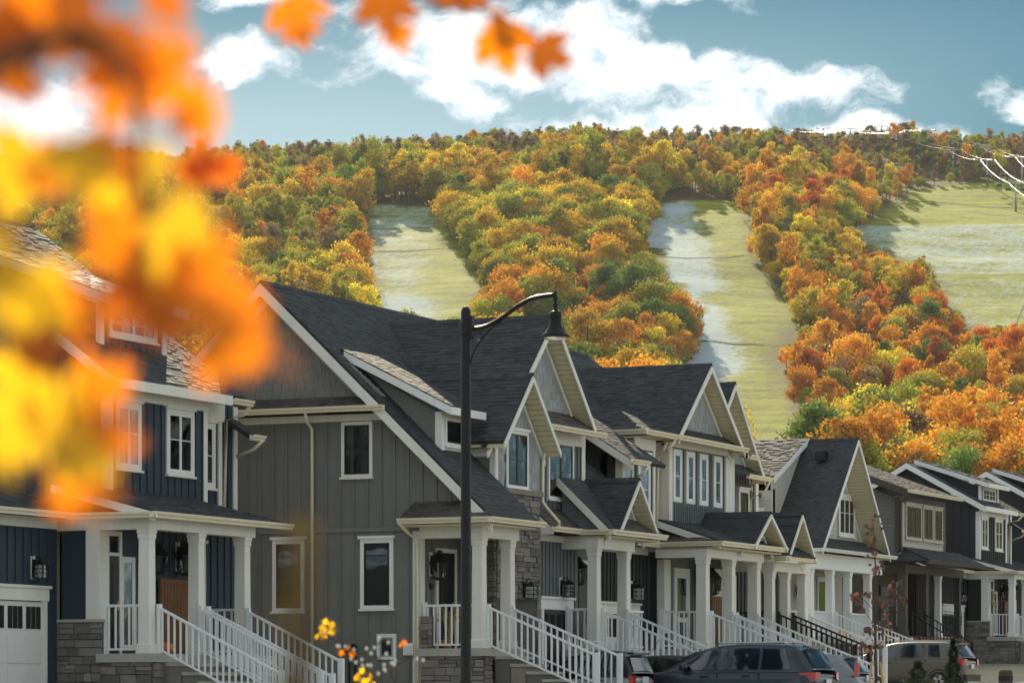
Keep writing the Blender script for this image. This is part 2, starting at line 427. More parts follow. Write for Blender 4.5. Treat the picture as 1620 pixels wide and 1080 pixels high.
def LF(axis, plane):
    """(along, outward, z) -> world, for a face at x=plane looking +x or at y=plane looking -y"""
    return (lambda a, d, z: (plane + d, a, z)) if axis == 'x' else (lambda a, d, z: (a, plane - d, z))
def fbox(name, p, axis, plane, a0, a1, d0, d1, z0, z1, mat):
    if axis == 'x': return box(name, p, plane + d0, plane + d1, a0, a1, z0, z1, mat)
    return box(name, p, a0, a1, plane - d1, plane - d0, z0, z1, mat)
def mfbox(m, axis, plane, a0, a1, d0, d1, z0, z1, tint=None):
    if axis == 'x': m.box(plane + d0, plane + d1, a0, a1, z0, z1, tint)
    else: m.box(a0, a1, plane - d1, plane - d0, z0, z1, tint)
def wall(p, axis, poly, plane, mat, thick=.2):
    m = MB()
    m.prism(poly, axis, plane - thick if axis == 'x' else plane, plane if axis == 'x' else plane + thick)
    return fix_normals(m.build('wall', mat, p))
def batten_wall(p, axis, poly, plane, mat, holes=(), step=.3, bw=.05, thick=.2, off=.12, proud=.03):
    w = wall(p, axis, poly, plane, mat, thick)
    a0 = min(q[0] for q in poly); a1 = max(q[0] for q in poly); a = a0 + off
    while a < a1 - .04:
        for z0, z1 in spans(poly, a, 0):
            segs = [(z0, z1)]
            for (h0, h1, g0, g1) in holes:
                if h0 - .03 < a < h1 + .03:
                    segs = [s for q0, q1 in segs for s in ((q0, min(q1, g0)), (max(q0, g1), q1)) if s[1] - s[0] > .04]
            for q0, q1 in segs: fbox('batten', w, axis, plane, a - bw / 2, a + bw / 2, 0, proud, q0 + .004, q1 - .004, mat)
        a += step
    return w
def shake_wall(p, axis, poly, plane, mat, single=False, row=.2, wr=(.11, .24), thick=.16, holes=()):
    w = wall(p, axis, poly, plane, 'deck_dark' if not single else mat, thick)
    z0 = min(q[1] for q in poly); z1 = max(q[1] for q in poly); z = z0; m = MB()
    while z < z1 - .03:
        zt = min(z + row, z1)
        for l0, l1 in spans(poly, (z + zt) / 2, 1):
            a = l0
            while a < l1 - .01:
                an = min(a + random.uniform(*wr), l1)
                if l1 - an < .05: an = l1
                if not any(h0 - .02 < (a + an) / 2 < h1 + .02 and g0 - .02 < (z + zt) / 2 < g1 + .02 for h0, h1, g0, g1 in holes):
                    d = random.uniform(.012, .022)
                    if single: fbox('shake', w, axis, plane, a + .004, an - .004, 0, d, z + .004 + random.uniform(0, .008), zt + .004, mat)
                    else: mfbox(m, axis, plane, a + .004, an - .004, 0, d, z + .004, zt + .002, random.uniform(.86, 1.12))
                a = an
        z += row
    if m.v: s = m.build('shakes', mat, w); s['kind'] = 'stuff'
    return w
def lap_wall(p, axis, poly, plane, mat, row=.16, thick=.2):
    """clapboards, each course tilted out at its foot"""
    w = wall(p, axis, poly, plane, mat, thick); f = LF(axis, plane); m = MB()
    z = min(q[1] for q in poly); z1 = max(q[1] for q in poly)
    while z < z1 - .02:
        zt = min(z + row, z1)
        lo = spans(poly, z + .004, 1); hi = spans(poly, zt - .004, 1)
        for (a0, a1), (b0, b1) in zip(lo, hi):
            m.add([f(a0, .03, z), f(a1, .03, z), f(b1, .004, zt), f(b0, .004, zt), f(a0, .0, z), f(a1, .0, z)], [(0, 1, 2, 3), (4, 5, 1, 0)])
        z += row
    s = m.build('clapboards', mat, w); s['kind'] = 'stuff'
    return w
def window(p, axis, plane, a0, a1, z0, z1, casing='trim', cw=.10, sash='white_trim', lights=1, bars=(.5,), vbars=0, curtain='both', head=True, sill=True):
    m = MB(); T = .04
    mfbox(m, axis, plane, a0, a0 + cw, 0, T, z0, z1); mfbox(m, axis, plane, a1 - cw, a1, 0, T, z0, z1)
    mfbox(m, axis, plane, a0 + cw, a1 - cw, 0, T, z1 - cw, z1); mfbox(m, axis, plane, a0 + cw, a1 - cw, 0, T, z0, z0 + cw * .8)
    w = m.build('window', casing, p)
    if head: fbox('head_trim', w, axis, plane, a0 - .05, a1 + .05, 0, .075, z1 + .001, z1 + .07, casing)
    if sill: fbox('sill', w, axis, plane, a0 - .03, a1 + .03, 0, .085, z0 - .05, z0 - .001, casing)
    b0, b1, c0, c1 = a0 + cw, a1 - cw, z0 + cw * .8, z1 - cw
    fbox('interior', w, axis, plane, b0, b1, .001, .004, c0, c1, 'interior')
    W_ = (b1 - b0) / lights; sw = .045
    for i in range(lights):
        s0, s1 = b0 + W_ * i, b0 + W_ * (i + 1); s = MB()
        mfbox(s, axis, plane, s0 + .004, s0 + sw, .004, .035, c0, c1); mfbox(s, axis, plane, s1 - sw, s1 - .004, .004, .035, c0, c1)
        mfbox(s, axis, plane, s0 + sw, s1 - sw, .004, .034, c0, c0 + sw); mfbox(s, axis, plane, s0 + sw, s1 - sw, .004, .034, c1 - sw, c1)
        s.build('sash', sash, w)
        fbox('pane', w, axis, plane, s0 + sw, s1 - sw, .020, .024, c0 + sw, c1 - sw, 'pane_glass')
        for f in bars: zz = c0 + (c1 - c0) * f; fbox('muntin', w, axis, plane, s0 + sw, s1 - sw, .0245, .032, zz - .011, zz + .011, sash)
        for k in range(vbars): aa = s0 + (s1 - s0) * (k + 1) / (vbars + 1); fbox('muntin', w, axis, plane, aa - .011, aa + .011, .025, .033, c0 + sw, c1 - sw, sash)
        if curtain:
            f = LF(axis, plane); cm = MB(); L = (s1 - s0 - 2 * sw)
            for side in ((0, .34), (.66, 1)) if curtain == 'both' else ((0, .4),) if curtain == 'one' else ((0, 1),):
                k = 14; q = [f(s0 + sw + L * (side[0] + (side[1] - side[0]) * j / k), .011 + .006 * math.sin(j * 2.4), z) for z in (c0 + sw, c1 - sw) for j in range(k + 1)]
                cm.add(q, [(j, j + 1, j + k + 2, j + k + 1) for j in range(k)])
            cm.build('curtain', 'curtain', w, True)
    return w
def door(p, axis, plane, a0, a1, z0, z1, mat='door_black', casing='trim', glazed=False, transom=0):
    m = MB(); cw = .1
    mfbox(m, axis, plane, a0 - cw, a0, 0, .05, z0, z1 + cw + transom); mfbox(m, axis, plane, a1, a1 + cw, 0, .05, z0, z1 + cw + transom)
    mfbox(m, axis, plane, a0, a1, 0, .05, z1 + transom, z1 + cw + transom)
    if transom: mfbox(m, axis, plane, a0, a1, 0, .05, z1, z1 + .07)
    f = m.build('door_frame', casing, p)
    if transom: fbox('transom_pane', f, axis, plane, a0, a1, .012, .02, z1 + .07, z1 + transom, 'pane_glass')
    d = MB(); mfbox(d, axis, plane, a0 + .004, a1 - .004, .002, .03, z0, z1); d = d.build('door', mat, p)
    H_ = z1 - z0
    for (q0, q1) in ((.08, .36), (.42, .92)):
        fbox('door_pane' if glazed else 'door_panel', d, axis, plane, a0 + .14, a1 - .14, .031, .042, z0 + H_ * q0, z0 + H_ * q1, 'pane_glass' if glazed else mat)
    fbox('handle', d, axis, plane, a1 - .11, a1 - .07, .031, .08, z0 + .92, z0 + 1.12, 'steel')
    return d
def garage_door(p, plane, a0, a1, z0, z1, mat='door_white', casing='trim', header=True):
    fr = MB()
    fr.box(plane, plane + .06, a0 - .14, a0, z0, z1 + .02); fr.box(plane, plane + .06, a1, a1 + .14, z0, z1 + .02)
    fr.box(plane, plane + .07, a0 - .2, a1 + .2, z1 + .02, z1 + .28); fr.box(plane, plane + .11, a0 - .25, a1 + .25, z1 + .281, z1 + .34)
    fr.build('garage_door_frame', casing, p)
    d = MB(); d.box(plane + .002, plane + .02, a0, a1, z0, z1); d = d.build('garage_door', mat, p)
    rows = 4; cols = 4; h = (z1 - z0) / rows; w = (a1 - a0) / cols
    for r in range(rows):
        for c in range(cols):
            if r < rows - 1:
                box('panel', d, plane + .021, plane + .036, a0 + w * c + .05, a0 + w * (c + 1) - .05, z0 + h * r + .05, z0 + h * (r + 1) - .05, mat)
            else:
                for k in range(3):
                    q0 = a0 + w * c + .06 + (w - .12) * k / 3
                    box('pane', d, plane + .021, plane + .03, q0 + .012, q0 + (w - .12) / 3 - .012, z1 - h + .1, z1 - .1, 'interior')
    return d
def column(p, x, y, z0, z1, w=.26, mat='trim'):
    m = MB(); t = w / 2
    prof = [(t + .035, z0), (t + .035, z0 + .18), (t + .012, z0 + .19), (t, z0 + .21), (t - .012, z1 - .2), (t + .006, z1 - .19), (t + .006, z1 - .09), (t + .02, z1 - .075), (t + .02, z1)]
    vs = []
    for r, z in prof: vs += [(x - r, y - r, z), (x + r, y - r, z), (x + r, y + r, z), (x - r, y + r, z)]
    fs = [(4 * i + j, 4 * i + (j + 1) % 4, 4 * i + 4 + (j + 1) % 4, 4 * i + 4 + j) for i in range(len(prof) - 1) for j in range(4)]
    m.add(vs, fs + [(3, 2, 1, 0), tuple(4 * (len(prof) - 1) + j for j in range(4))])
    return m.build('column', mat, p)
def railing(p, a, b, mat='rail_white', h=1.0, step=.145, post0=False, post1=False, name='railing'):
    a, b = Vector(a), Vector(b); d = b - a; L = Vector((d.x, d.y, 0)).length; m = MB(); up = Vector((0, 0, 1)); side = Vector((-d.y, d.x, 0)).normalized()
    m.vbar(a + up * h, b + up * h, .055, .055, side); m.vbar(a + up * .09, b + up * .09, .045, .04, side)
    for f, q in ((post0, a), (post1, b)):
        if f: m.box(q.x - .045, q.x + .045, q.y - .045, q.y + .045, q.z - f if f is not True else q.z, q.z + h + .08)
    r = m.build(name, mat, p)
    k = max(1, int(L / step)); t = .017
    for i in range(k):
        q = a + d * ((i + .5) / k)
        box('baluster', r, q.x - t, q.x + t, q.y - t, q.y + t, q.z + .105, q.z + h - .02, mat)
    return r
def gutter(p, a, b, out, mat='gutter_cream', s=1.0):
    a, b, o = Vector(a), Vector(b), Vector(out).normalized(); z = Vector((0, 0, 1))
    prof = [(0, 0), (0, -.125), (.075, -.125), (.088, -.075), (.118, -.05), (.128, -.012), (.128, .004), (.116, .004), (.112, -.03), (.01, -.05), (.01, 0)]
    n = len(prof); m = MB()
    m.add([a + o * q * s + z * w * s for q, w in prof] + [b + o * q * s + z * w * s for q, w in prof], [(i, (i + 1) % n, (i + 1) % n + n, i + n) for i in range(n)] + [tuple(range(n))[::-1], tuple(range(n, 2 * n))])
    return fix_normals(m.build('gutter', mat, p))
def downspout(p, pts, mat='gutter_cream', r=.042):
    m = MB(); m.tube(pts, r, 6); return m.build('downspout', mat, p, True)
def board(name, p, a, b, w, t, side, mat='trim'):
    m = MB(); m.vbar(a, b, w, t, side); return fix_normals(m.build(name, mat, p))
def lantern(p, axis, plane, a, z, s=1.0, mat='black_metal', block=True, flat=False):
    f = LF(axis, plane)
    if block: fbox('mounting_block', p, axis, plane, a - .07, a + .07, .001, .03, z - .16 * s, z + .26 * s, 'trim')
    m = MB(); c = Vector(f(a, .03 + .16 * s, z))
    mfbox(m, axis, plane, a - .045 * s, a + .045 * s, .031, .05, z - .12 * s, z + .2 * s)
    m.tube([f(a, .04, z + .12 * s), f(a, .03 + .08 * s, z + .25 * s), f(a, .03 + .16 * s, z + .24 * s)], .012 * s, 6)
    q = [(.085, -.2), (.13, .08)] if not flat else [(.1, -.13), (.1, .1)]
    for i in range(4):
        dx, dy = ((1, 1), (-1, 1), (-1, -1), (1, -1))[i]
        m.bar(c + Vector((dx * q[0][0] * s, dy * q[0][0] * s, q[0][1] * s)), c + Vector((dx * q[1][0] * s, dy * q[1][0] * s, q[1][1] * s)), .014 * s, .014 * s, (1, 0, 0))
    prof = [(0.001, -.24), (.06, -.23), (.125, -.2), (.125, -.19)] if not flat else [(.001, -.16), (.14, -.15), (.14, -.13)]
    m.lathe([(r * s, zz * s) for r, zz in prof], c, 8)
    prof = [(.19, .08), (.12, .17), (.05, .24), (.045, .28), (.001, .3)] if not flat else [(.16, .1), (.1, .16), (.03, .2), (.001, .22)]
    m.lathe([(r * s, zz * s) for r, zz in prof], c, 8)
    if flat:
        for zz in (-.05, .03): m.lathe([(.143 * s, zz * s - .006), (.143 * s, zz * s + .006)], c, 8)
    o = m.build('wall_lantern', mat, p)
    g = MB(); g.lathe([(.1 * s, -.19 * s), (.15 * s, .075 * s)] if not flat else [(.11 * s, -.13 * s), (.11 * s, .095 * s)], c, 8); g.build('lantern_glass', 'lantern_glass', o)
    return o
STONE_ME = []
def stone_meshes():
    rr = random.Random(3)
    for k in range(6):
        vs = [tuple(c + (rr.uniform(-.035, .035) if abs(c) > .3 else 0) for c in v) for v in [(-.5, -.5, -.5), (.5, -.5, -.5), (.5, .5, -.5), (-.5, .5, -.5), (-.5, -.5, .5), (.5, -.5, .5), (.5, .5, .5), (-.5, .5, .5)]]
        me = bpy.data.meshes.new('stone'); bm = bmesh.new(); q = [bm.verts.new(v) for v in vs]
        for f in CUBE_F: bm.faces.new([q[i] for i in f])
        bmesh.ops.bevel(bm, geom=list(bm.edges), offset=.06, segments=1, affect='EDGES'); bm.to_mesh(me); bm.free()
        me.materials.append(MATS['stone_grey']); STONE_ME.append(me)
stone_meshes()
def stones(p, axis, plane, a0, a1, z0, z1, hole=None, rr=(.10, .21), ww=(.18, .5), wallobj=True):
    """coursed ledge stone on a mortar bed: every stone is a child of that wall"""
    m = MB(); mfbox(m, axis, plane, a0, a1, -.15, .0, z0, z1); w = m.build('stone_wall', 'mortar', p)
    z = z0; n = 0
    while z < z1 - .03:
        h = random.uniform(*rr)
        if z + h > z1 - .06: h = z1 - z
        a = a0
        while a < a1 - .02:
            L = random.uniform(*ww)
            if a + L > a1 - .1: L = a1 - a
            sub = [(z, h)] if h < .15 or random.random() < .6 else [(z, h * .45), (z + h * .45, h * .55)]
            for zz, hh in sub:
                if hole and a + L > hole[0] - .01 and a < hole[1] + .01 and zz < hole[2]: continue
                d = random.uniform(.035, .075); f = LF(axis, plane); c = f(a + L / 2, d / 2 - .01, zz + hh / 2); g = .012
                sc = (d + .02, L - g, hh - g) if axis == 'x' else (L - g, d + .02, hh - g)
                link('stone', random.choice(STONE_ME), w, c, sc); n += 1
            a += L
        z += h
    return w
def steps(p, x0, y0, y1, zt, zb, run=.28, mat='concrete'):
    """flight from the porch edge x0 down towards +x"""
    n = max(2, round((zt - zb) / .18)); r = (zt - zb) / n
    for i in range(n - 1):
        box('step', p, x0 + run * i + .002, x0 + run * (i + 1) + .03, y0, y1, zt - r * (i + 1) - .07, zt - r * (i + 1), mat)
        box('riser', p, x0 + run * i + .004, x0 + run * (i + 1) - .02, y0 + .03, y1 - .03, zb - .3, zt - r * (i + 1) - .071, 'stone_grey')
    return x0 + run * (n - 1), r / run
def stair_rail(p, x0, y, zt, slope, length, mat='rail_white'):
    return railing(p, (x0, y, zt), (x0 + length, y, zt - slope * length), mat, h=.95, post0=True, post1=.3, name='stair_railing')
def soffit(p, a, b, c, d, n):
    """boards across the quad a-b (wall side) / d-c (edge side)"""
    a, b, c, d = map(Vector, (a, b, c, d)); m = MB()
    nn = (b - a).cross(d - a).normalized() * .012
    for i in range(n):
        t0 = i / n; t1 = (i + .88) / n
        q = [a.lerp(b, t0), a.lerp(b, t1), d.lerp(c, t1), d.lerp(c, t0)]
        m.add([v + nn for v in q] + [v - nn for v in q], [(0, 1, 2, 3), (7, 6, 5, 4), (0, 4, 5, 1), (2, 6, 7, 3), (1, 5, 6, 2), (3, 7, 4, 0)])
    o = fix_normals(m.build('soffit', 'soffit', p)); o['kind'] = 'stuff'; return o
def front_gable(p, xw, xf, L, A, Rt, xbl, xba, xbr, siding='shake_slate', trim='trim', shingle='shingle', fw=.2, wall_base=None, holes=(), lap=False, dy=0, far_eave=None, near_eave=None):
    """a gable that looks at the street (+x). L, A, Rt = (y, z) of left rake foot, apex, right rake foot on the roof's top surface.
    xw wall, xf verge; xbl/xba/xbr how far back the near eave, ridge and far eave run."""
    (yl, zl), (ya, za), (yr, zr) = L, A, Rt
    ne = near_eave or L; fe = far_eave or Rt
    roof(p, [(xf, ne[0], ne[1]), (xbl, ne[0], ne[1]), (xba, ya, za), (xf, ya, za)], shingle)
    roof(p, [(xbr, fe[0], fe[1]), (xf, fe[0], fe[1]), (xf, ya, za), (xba, ya, za)], shingle)
    ridge_cap(p, (xf + .02, ya, za), (xba, ya, za), shingle)
    dz = .05
    for (y, z) in (L, Rt):
        board('rake_board', p, (xf + .02, ya, za - dz - fw / 2), (xf + .02, y, z - dz - fw / 2), fw, .04, (1, 0, 0), trim)
        s = 1 if y > ya else -1; k = (za - z) / abs(ya - y)
        zz = lambda yy, off: za - k * abs(yy - ya) - off
        if xf - xw > .12:
            soffit(p, (xw, ya + s * .05, zz(ya + s * .05, .17)), (xw, y, zz(y, .17)), (xf, y, zz(y, .17)), (xf, ya + s * .05, zz(ya + s * .05, .17)), max(3, int(math.hypot(y - ya, z - za) / .16)))
            board('frieze_board', p, (xw + .035, ya, za - .28 - fw * .35), (xw + .035, y, z - .28 - fw * .35), fw * .8, .05, (1, 0, 0), trim)
    kl = (za - zl) / (ya - yl); kr = (za - zr) / (yr - ya); off = .14
    zb = wall_base if wall_base is not None else min(zl, zr)
    poly = [(ya - (za - off - zb) / kl, zb), (ya + (za - off - zb) / kr, zb), (ya, za - off)]
    if lap: lap_wall(p, 'x', poly, xw, siding, row=lap)
    else: shake_wall(p, 'x', poly, xw, siding, holes=holes)
def corner(p, axis_x, axis_y, z0, z1, w=.14, mat='trim'):
    """corner board wrapping the near street corner (x, y) of a wall"""
    m = MB(); m.box(axis_x - w, axis_x + .032, axis_y - .034, axis_y - .002, z0, z1); m.box(axis_x + .002, axis_x + .034, axis_y - .002, axis_y + w, z0, z1)
    return m.build('corner_board', mat, p)

# ------------------------------------------------------------------ terrain
KX = [(-260, .962), (-166, .974), (-98, .992), (-50, 1.004), (36, 1.022), (86, 1.014), (145, .999), (240, .994)]
PZ = [(-300, 0), (0, 0), (60, .95), (85, 1.2), (115, 1.75), (150, 2.95), (200, 4.2), (400, 16), (650, 40), (850, 66), (1000, 101), (1200, 152), (1400, 203), (1550, 240), (1680, 265), (1800, 275), (2400, 278)]
def lerp(t, T):
    if t <= T[0][0]: return T[0][1]
    for (a, u), (b, v) in zip(T, T[1:]):
        if t <= b: return u + (v - u) * (t - a) / (b - a)
    return T[-1][1]
def hill_z(X, Y):
    """height over the line across (X) and the distance up the valley (Y)"""
    z = lerp(Y, PZ)
    w = min(1, max(0, (Y - 600) / 800)); w = w * w * (3 - 2 * w)
    z *= 1 + (lerp(X, KX) - 1) * w
    if Y > 1490: q = min(1, (Y - 1490) / 160); z += 5.5 * q * q * (3 - 2 * q) * min(1, max(0, (X - 70) / 70))
    if Y > 260:
        g = min(1, (Y - 260) / 400)
        z += g * (noise.noise(Vector((X / 70, Y / 90, 0))) * 2.6 + noise.noise(Vector((X / 24, Y / 28, 4))) * .8)
    return z
def to_world(X, Y): return (CS * X - SN * Y, SN * X + CS * Y)
def to_view(x, y): return (CS * x + SN * y, -SN * x + CS * y)
def ground_z(x, y):
    X, Y = to_view(x, y); return hill_z(X, Y)
RUNS = {'L': [(-61.5, 1396), (-29.7, 1384), (-24.2, 1336), (-15.7, 1249), (-7.5, 1154), (-7, 1080), (-9.3, 1003), (-44.7, 1006), (-46.4, 1128), (-53.2, 1248)],
        'R': [(49.9, 1295), (57, 1351), (64.7, 1386), (99.1, 1401), (86.5, 1235), (88.9, 1165), (93, 1073), (81.7, 1026), (76, 989), (77, 920), (74.9, 851), (68, 773), (50.8, 772), (56.9, 903), (40.4, 949), (53.8, 1001), (58.2, 1091), (51.7, 1164)],
        'U': [(124.1, 1289), (152.1, 1392), (175.1, 1482), (190.8, 1493), (231.6, 1507), (300, 1510), (300, 1034), (170.4, 1034), (154.9, 1008), (142.5, 1026), (141.2, 1059), (140.5, 1132), (145.4, 1199), (131.8, 1249)]}
def inside(poly, X, Y):
    c = False
    for (a, b), (u, v) in zip(poly, poly[1:] + poly[:1]):
        if (b > Y) != (v > Y) and X < (u - a) * (Y - b) / (v - b) + a: c = not c
    return c
def seg_dist(poly, X, Y):
    best = 1e9
    for (a, b), (u, v) in zip(poly, poly[1:] + poly[:1]):
        dx, dy = u - a, v - b; t = max(0, min(1, ((X - a) * dx + (Y - b) * dy) / (dx * dx + dy * dy)))
        best = min(best, math.hypot(X - a - t * dx, Y - b - t * dy))
    return best
def run_at(X, Y):
    for k, q in RUNS.items():
        if inside(q, X, Y): return k
    return None
def ground_material():
    m, t, b = new_mat('hill_grass')
    geo = N(t, 'ShaderNodeNewGeometry')
    at = N(t, 'ShaderNodeAttribute', attribute_name='cover')           # R: open grass, G: frost with painted shade
    sp = N(t, 'ShaderNodeSeparateColor'); LK(t, at.outputs['Color'], sp.inputs[0])
    n1 = N(t, 'ShaderNodeTexNoise', i_Scale=.05, i_Detail=8.0, i_Roughness=.65); LK(t, geo.outputs['Position'], n1.inputs['Vector'])
    n2 = N(t, 'ShaderNodeTexNoise', i_Scale=.45, i_Detail=6.0, i_Roughness=.7); LK(t, geo.outputs['Position'], n2.inputs['Vector'])
    gr = N(t, 'ShaderNodeValToRGB'); e = gr.color_ramp.elements
    e[0].position = .36; e[0].color = (.075, .092, .008, 1); e[1].position = .66; e[1].color = (.32, .35, .012, 1)
    mw = N(t, 'ShaderNodeMapping'); mw.inputs['Rotation'].default_value = (0, 0, -TH); LK(t, geo.outputs['Position'], mw.inputs['Vector'])
    wv = N(t, 'ShaderNodeTexWave', bands_direction='Y', i_Scale=.022, i_Distortion=9.0, i_Detail=4.0); wv.inputs['Detail Scale'].default_value = 2.2; LK(t, mw.outputs[0], wv.inputs['Vector'])
    LK(t, math_node(t, 'ADD', math_node(t, 'ADD', math_node(t, 'MULTIPLY', n1.outputs[0], .4), math_node(t, 'MULTIPLY', n2.outputs[0], .5)), math_node(t, 'MULTIPLY', wv.outputs['Fac'], .13)), gr.inputs[0])
    fl = N(t, 'ShaderNodeValToRGB'); e = fl.color_ramp.elements
    e[0].position = .3; e[0].color = (.025, .018, .011, 1); e[1].position = .7; e[1].color = (.10, .055, .02, 1)
    LK(t, n2.outputs[0], fl.inputs[0])
    mx = N(t, 'ShaderNodeMix', data_type='RGBA'); LK(t, sp.outputs[0], mx.inputs['Factor']); LK(t, fl.outputs[0], mx.inputs['A']); LK(t, gr.outputs[0], mx.inputs['B'])
    # hoar frost lies in tufts; its blue also paints in shade on the runs
    mp = N(t, 'ShaderNodeMapping'); mp.inputs['Rotation'].default_value = (0, 0, TH); mp.inputs['Scale'].default_value = (1.0, .28, 1.0); LK(t, geo.outputs['Position'], mp.inputs['Vector'])
    n3 = N(t, 'ShaderNodeTexNoise', i_Scale=.6, i_Detail=7.0, i_Roughness=.75); LK(t, mp.outputs[0], n3.inputs['Vector'])
    fn = math_node(t, 'ADD', math_node(t, 'MULTIPLY', n3.outputs[0], .75), math_node(t, 'MULTIPLY', n1.outputs[0], .5))
    fr = math_node(t, 'MULTIPLY', math_node(t, 'SUBTRACT', fn, math_node(t, 'SUBTRACT', .86, math_node(t, 'MULTIPLY', sp.outputs[1], .42))), 5.0, True)
    mx2 = N(t, 'ShaderNodeMix', data_type='RGBA'); LK(t, math_node(t, 'MULTIPLY', fr, .92), mx2.inputs['Factor']); LK(t, mx.outputs['Result'], mx2.inputs['A']); mx2.inputs['B'].default_value = (.40, .52, .61, 1)
    LK(t, mx2.outputs['Result'], b.inputs['Base Color'])
    b.inputs['Roughness'].default_value = .9; b.inputs['Specular IOR Level'].default_value = .15
    b.inputs['Sheen Weight'].default_value = .12; b.inputs['Sheen Tint'].default_value = (.85, .9, .15, 1)
    bp = N(t, 'ShaderNodeBump'); bp.inputs['Strength'].default_value = .9; bp.inputs['Distance'].default_value = .6
    LK(t, n3.outputs[0], bp.inputs['Height']); LK(t, bp.outputs[0], b.inputs['Normal'])
ground_material()
def cover_at(X, Y):
    k = run_at(X, Y)
    if Y < 640: return (.7, 0)
    if k is None: return (0, 0)
    e = min(1, seg_dist(RUNS[k], X, Y) / 5)
    f = 0
    if k == 'L': f = .75 * max(0, min(1, (-20 - X) / 14)) + (.45 if Y < 1130 else 0) * max(0, min(1, (-8 - X) / 10))
    if k == 'R':
        mid = 74 if Y > 1130 else 66 if Y > 950 else 62
        f = .95 * max(0, min(1, (mid + 6 - X) / 12)) * (1 if Y > 900 else .7) + (.3 if Y > 960 and Y < 1100 else .05)  # frost plus painted blue shade down this side of the run
    if k == 'U': f = .8 if 1180 < Y < 1330 else .6 if 1040 < Y < 1180 else .1
    return (e, f)
def sheet(name, xs, ys, kind, mat='hill_grass'):
    vs, cv = [], []
    for Y in ys:
        for s in xs:
            X = s * (90 + .21 * max(Y, 0)); x, y = to_world(X, Y)
            vs.append((x, y, hill_z(X, Y))); cv.append(cover_at(X, Y))
    nx = len(xs); fs = [(j * nx + i, j * nx + i + 1, (j + 1) * nx + i + 1, (j + 1) * nx + i) for j in range(len(ys) - 1) for i in range(nx - 1)]
    o = mesh(name, vs, fs, mat, None, True, center=False)
    a = o.data.color_attributes.new('cover', 'FLOAT_COLOR', 'POINT')
    a.data.foreach_set('color', np.array([(c[0], c[1], 0, 1) for c in cv], np.float32).ravel())
    o['kind'] = kind
    return o
xs_ = [i / 110 * 2 - 1 for i in range(111)]
sheet('ground', [i / 40 * 2 - 1 for i in range(41)], [-260, -150, -80, -40] + list(range(-10, 270, 10)), 'structure', 'verge')
sheet('hill', [-3, -1.6] + xs_ + [1.6, 3], list(range(260, 760, 20)) + list(range(760, 1720, 7)) + [1740, 1780, 1840, 1950, 2150, 2600], 'structure')

# worn tracks crossing the runs
def up_hill(px, py):
    Y = 500.0
    while Y < 1700:
        X = (px - 810) / 5400 * Y
        if hill_z(X, Y) >= CZ + (1100 - py) / 5400 * Y: break
        Y += 1
    return X, Y
for k, (mat, w, P_) in enumerate((('soil', 1.3, [(1100, 541), (1130, 540), (1160, 545), (1215, 546)]), ('soil', 1.2, [(580, 362), (620, 363), (660, 361), (700, 360)]), ('soil', 1.0, [(588, 398), (640, 398), (700, 394), (730, 393)]), ('verge', 1.1, [(1512, 325), (1525, 333), (1560, 338), (1600, 342), (1640, 346)]), ('soil', 1.2, [(1440, 318), (1500, 322), (1560, 328), (1640, 330)]), ('soil', 1.0, [(1030, 406), (1090, 409), (1150, 408), (1180, 404)]))):
    pts = []
    for a, b in zip(P_, P_[1:]):
        for i in range(8): pts.append(up_hill(a[0] + (b[0] - a[0]) * i / 8, a[1] + (b[1] - a[1]) * i / 8))
    vs = []
    for (X, Y) in pts:
        for d in (-w, w): x, y = to_world(X, Y + d * .8); vs.append((x, y, hill_z(X, Y + d * .8) + .1))
    o_ = mesh('hill_track', vs, [(2 * i, 2 * i + 1, 2 * i + 3, 2 * i + 2) for i in range(len(pts) - 1)], mat, None, center=False); o_['kind'] = 'structure'

# street, kerb, drives (mostly below the frame)
def strip(name, x0, x1, y0, y1, dz, mat, n=60):
    vs = []
    for i in range(n + 1):
        y = y0 + (y1 - y0) * i / n
        for x in (x0, x1): vs.append((x, y, ground_z(x, y) + dz))
    o = mesh(name, vs, [(2 * i, 2 * i + 1, 2 * i + 3, 2 * i + 2) for i in range(n)], mat, None, center=False); o['kind'] = 'structure'; return o
def solid_strip(name, x0, x1, y0, y1, dz0, dz1, mat, n=60):
    vs, fs = [], []
    for i in range(n + 1):
        y = y0 + (y1 - y0) * i / n
        for x, d in ((x0, dz0), (x0, dz1), (x1, dz1), (x1, dz0)): vs.append((x, y, ground_z(x, y) + d))
    for i in range(n): fs += [(4 * i + j, 4 * i + j + 1, 4 * i + j + 5, 4 * i + j + 4) for j in range(3)]
    o = mesh(name, vs, fs, mat, None, center=False); o['kind'] = 'structure'; return o
strip('road', -22.3, -13.6, -60, 240, .02, 'asphalt')
solid_strip('kerb', -22.55, -22.3, -60, 240, -.2, .14, 'kerb_stone'); solid_strip('kerb', -13.6, -13.35, -60, 240, -.2, .14, 'kerb_stone')
solid_strip('pavement', -24.6, -23.0, -60, 240, -.2, .10, 'concrete')
for (y0, y1, xb) in ((57.3, 60.8, -38.6), (73.9, 78.6, -34.4), (81.0, 85.5, -35.4), (105, 112, -40), (113.5, 118.5, -44), (145, 150, -46)):
    strip('driveway', xb, -22.4, y0, y1, .025, 'drive', 8)

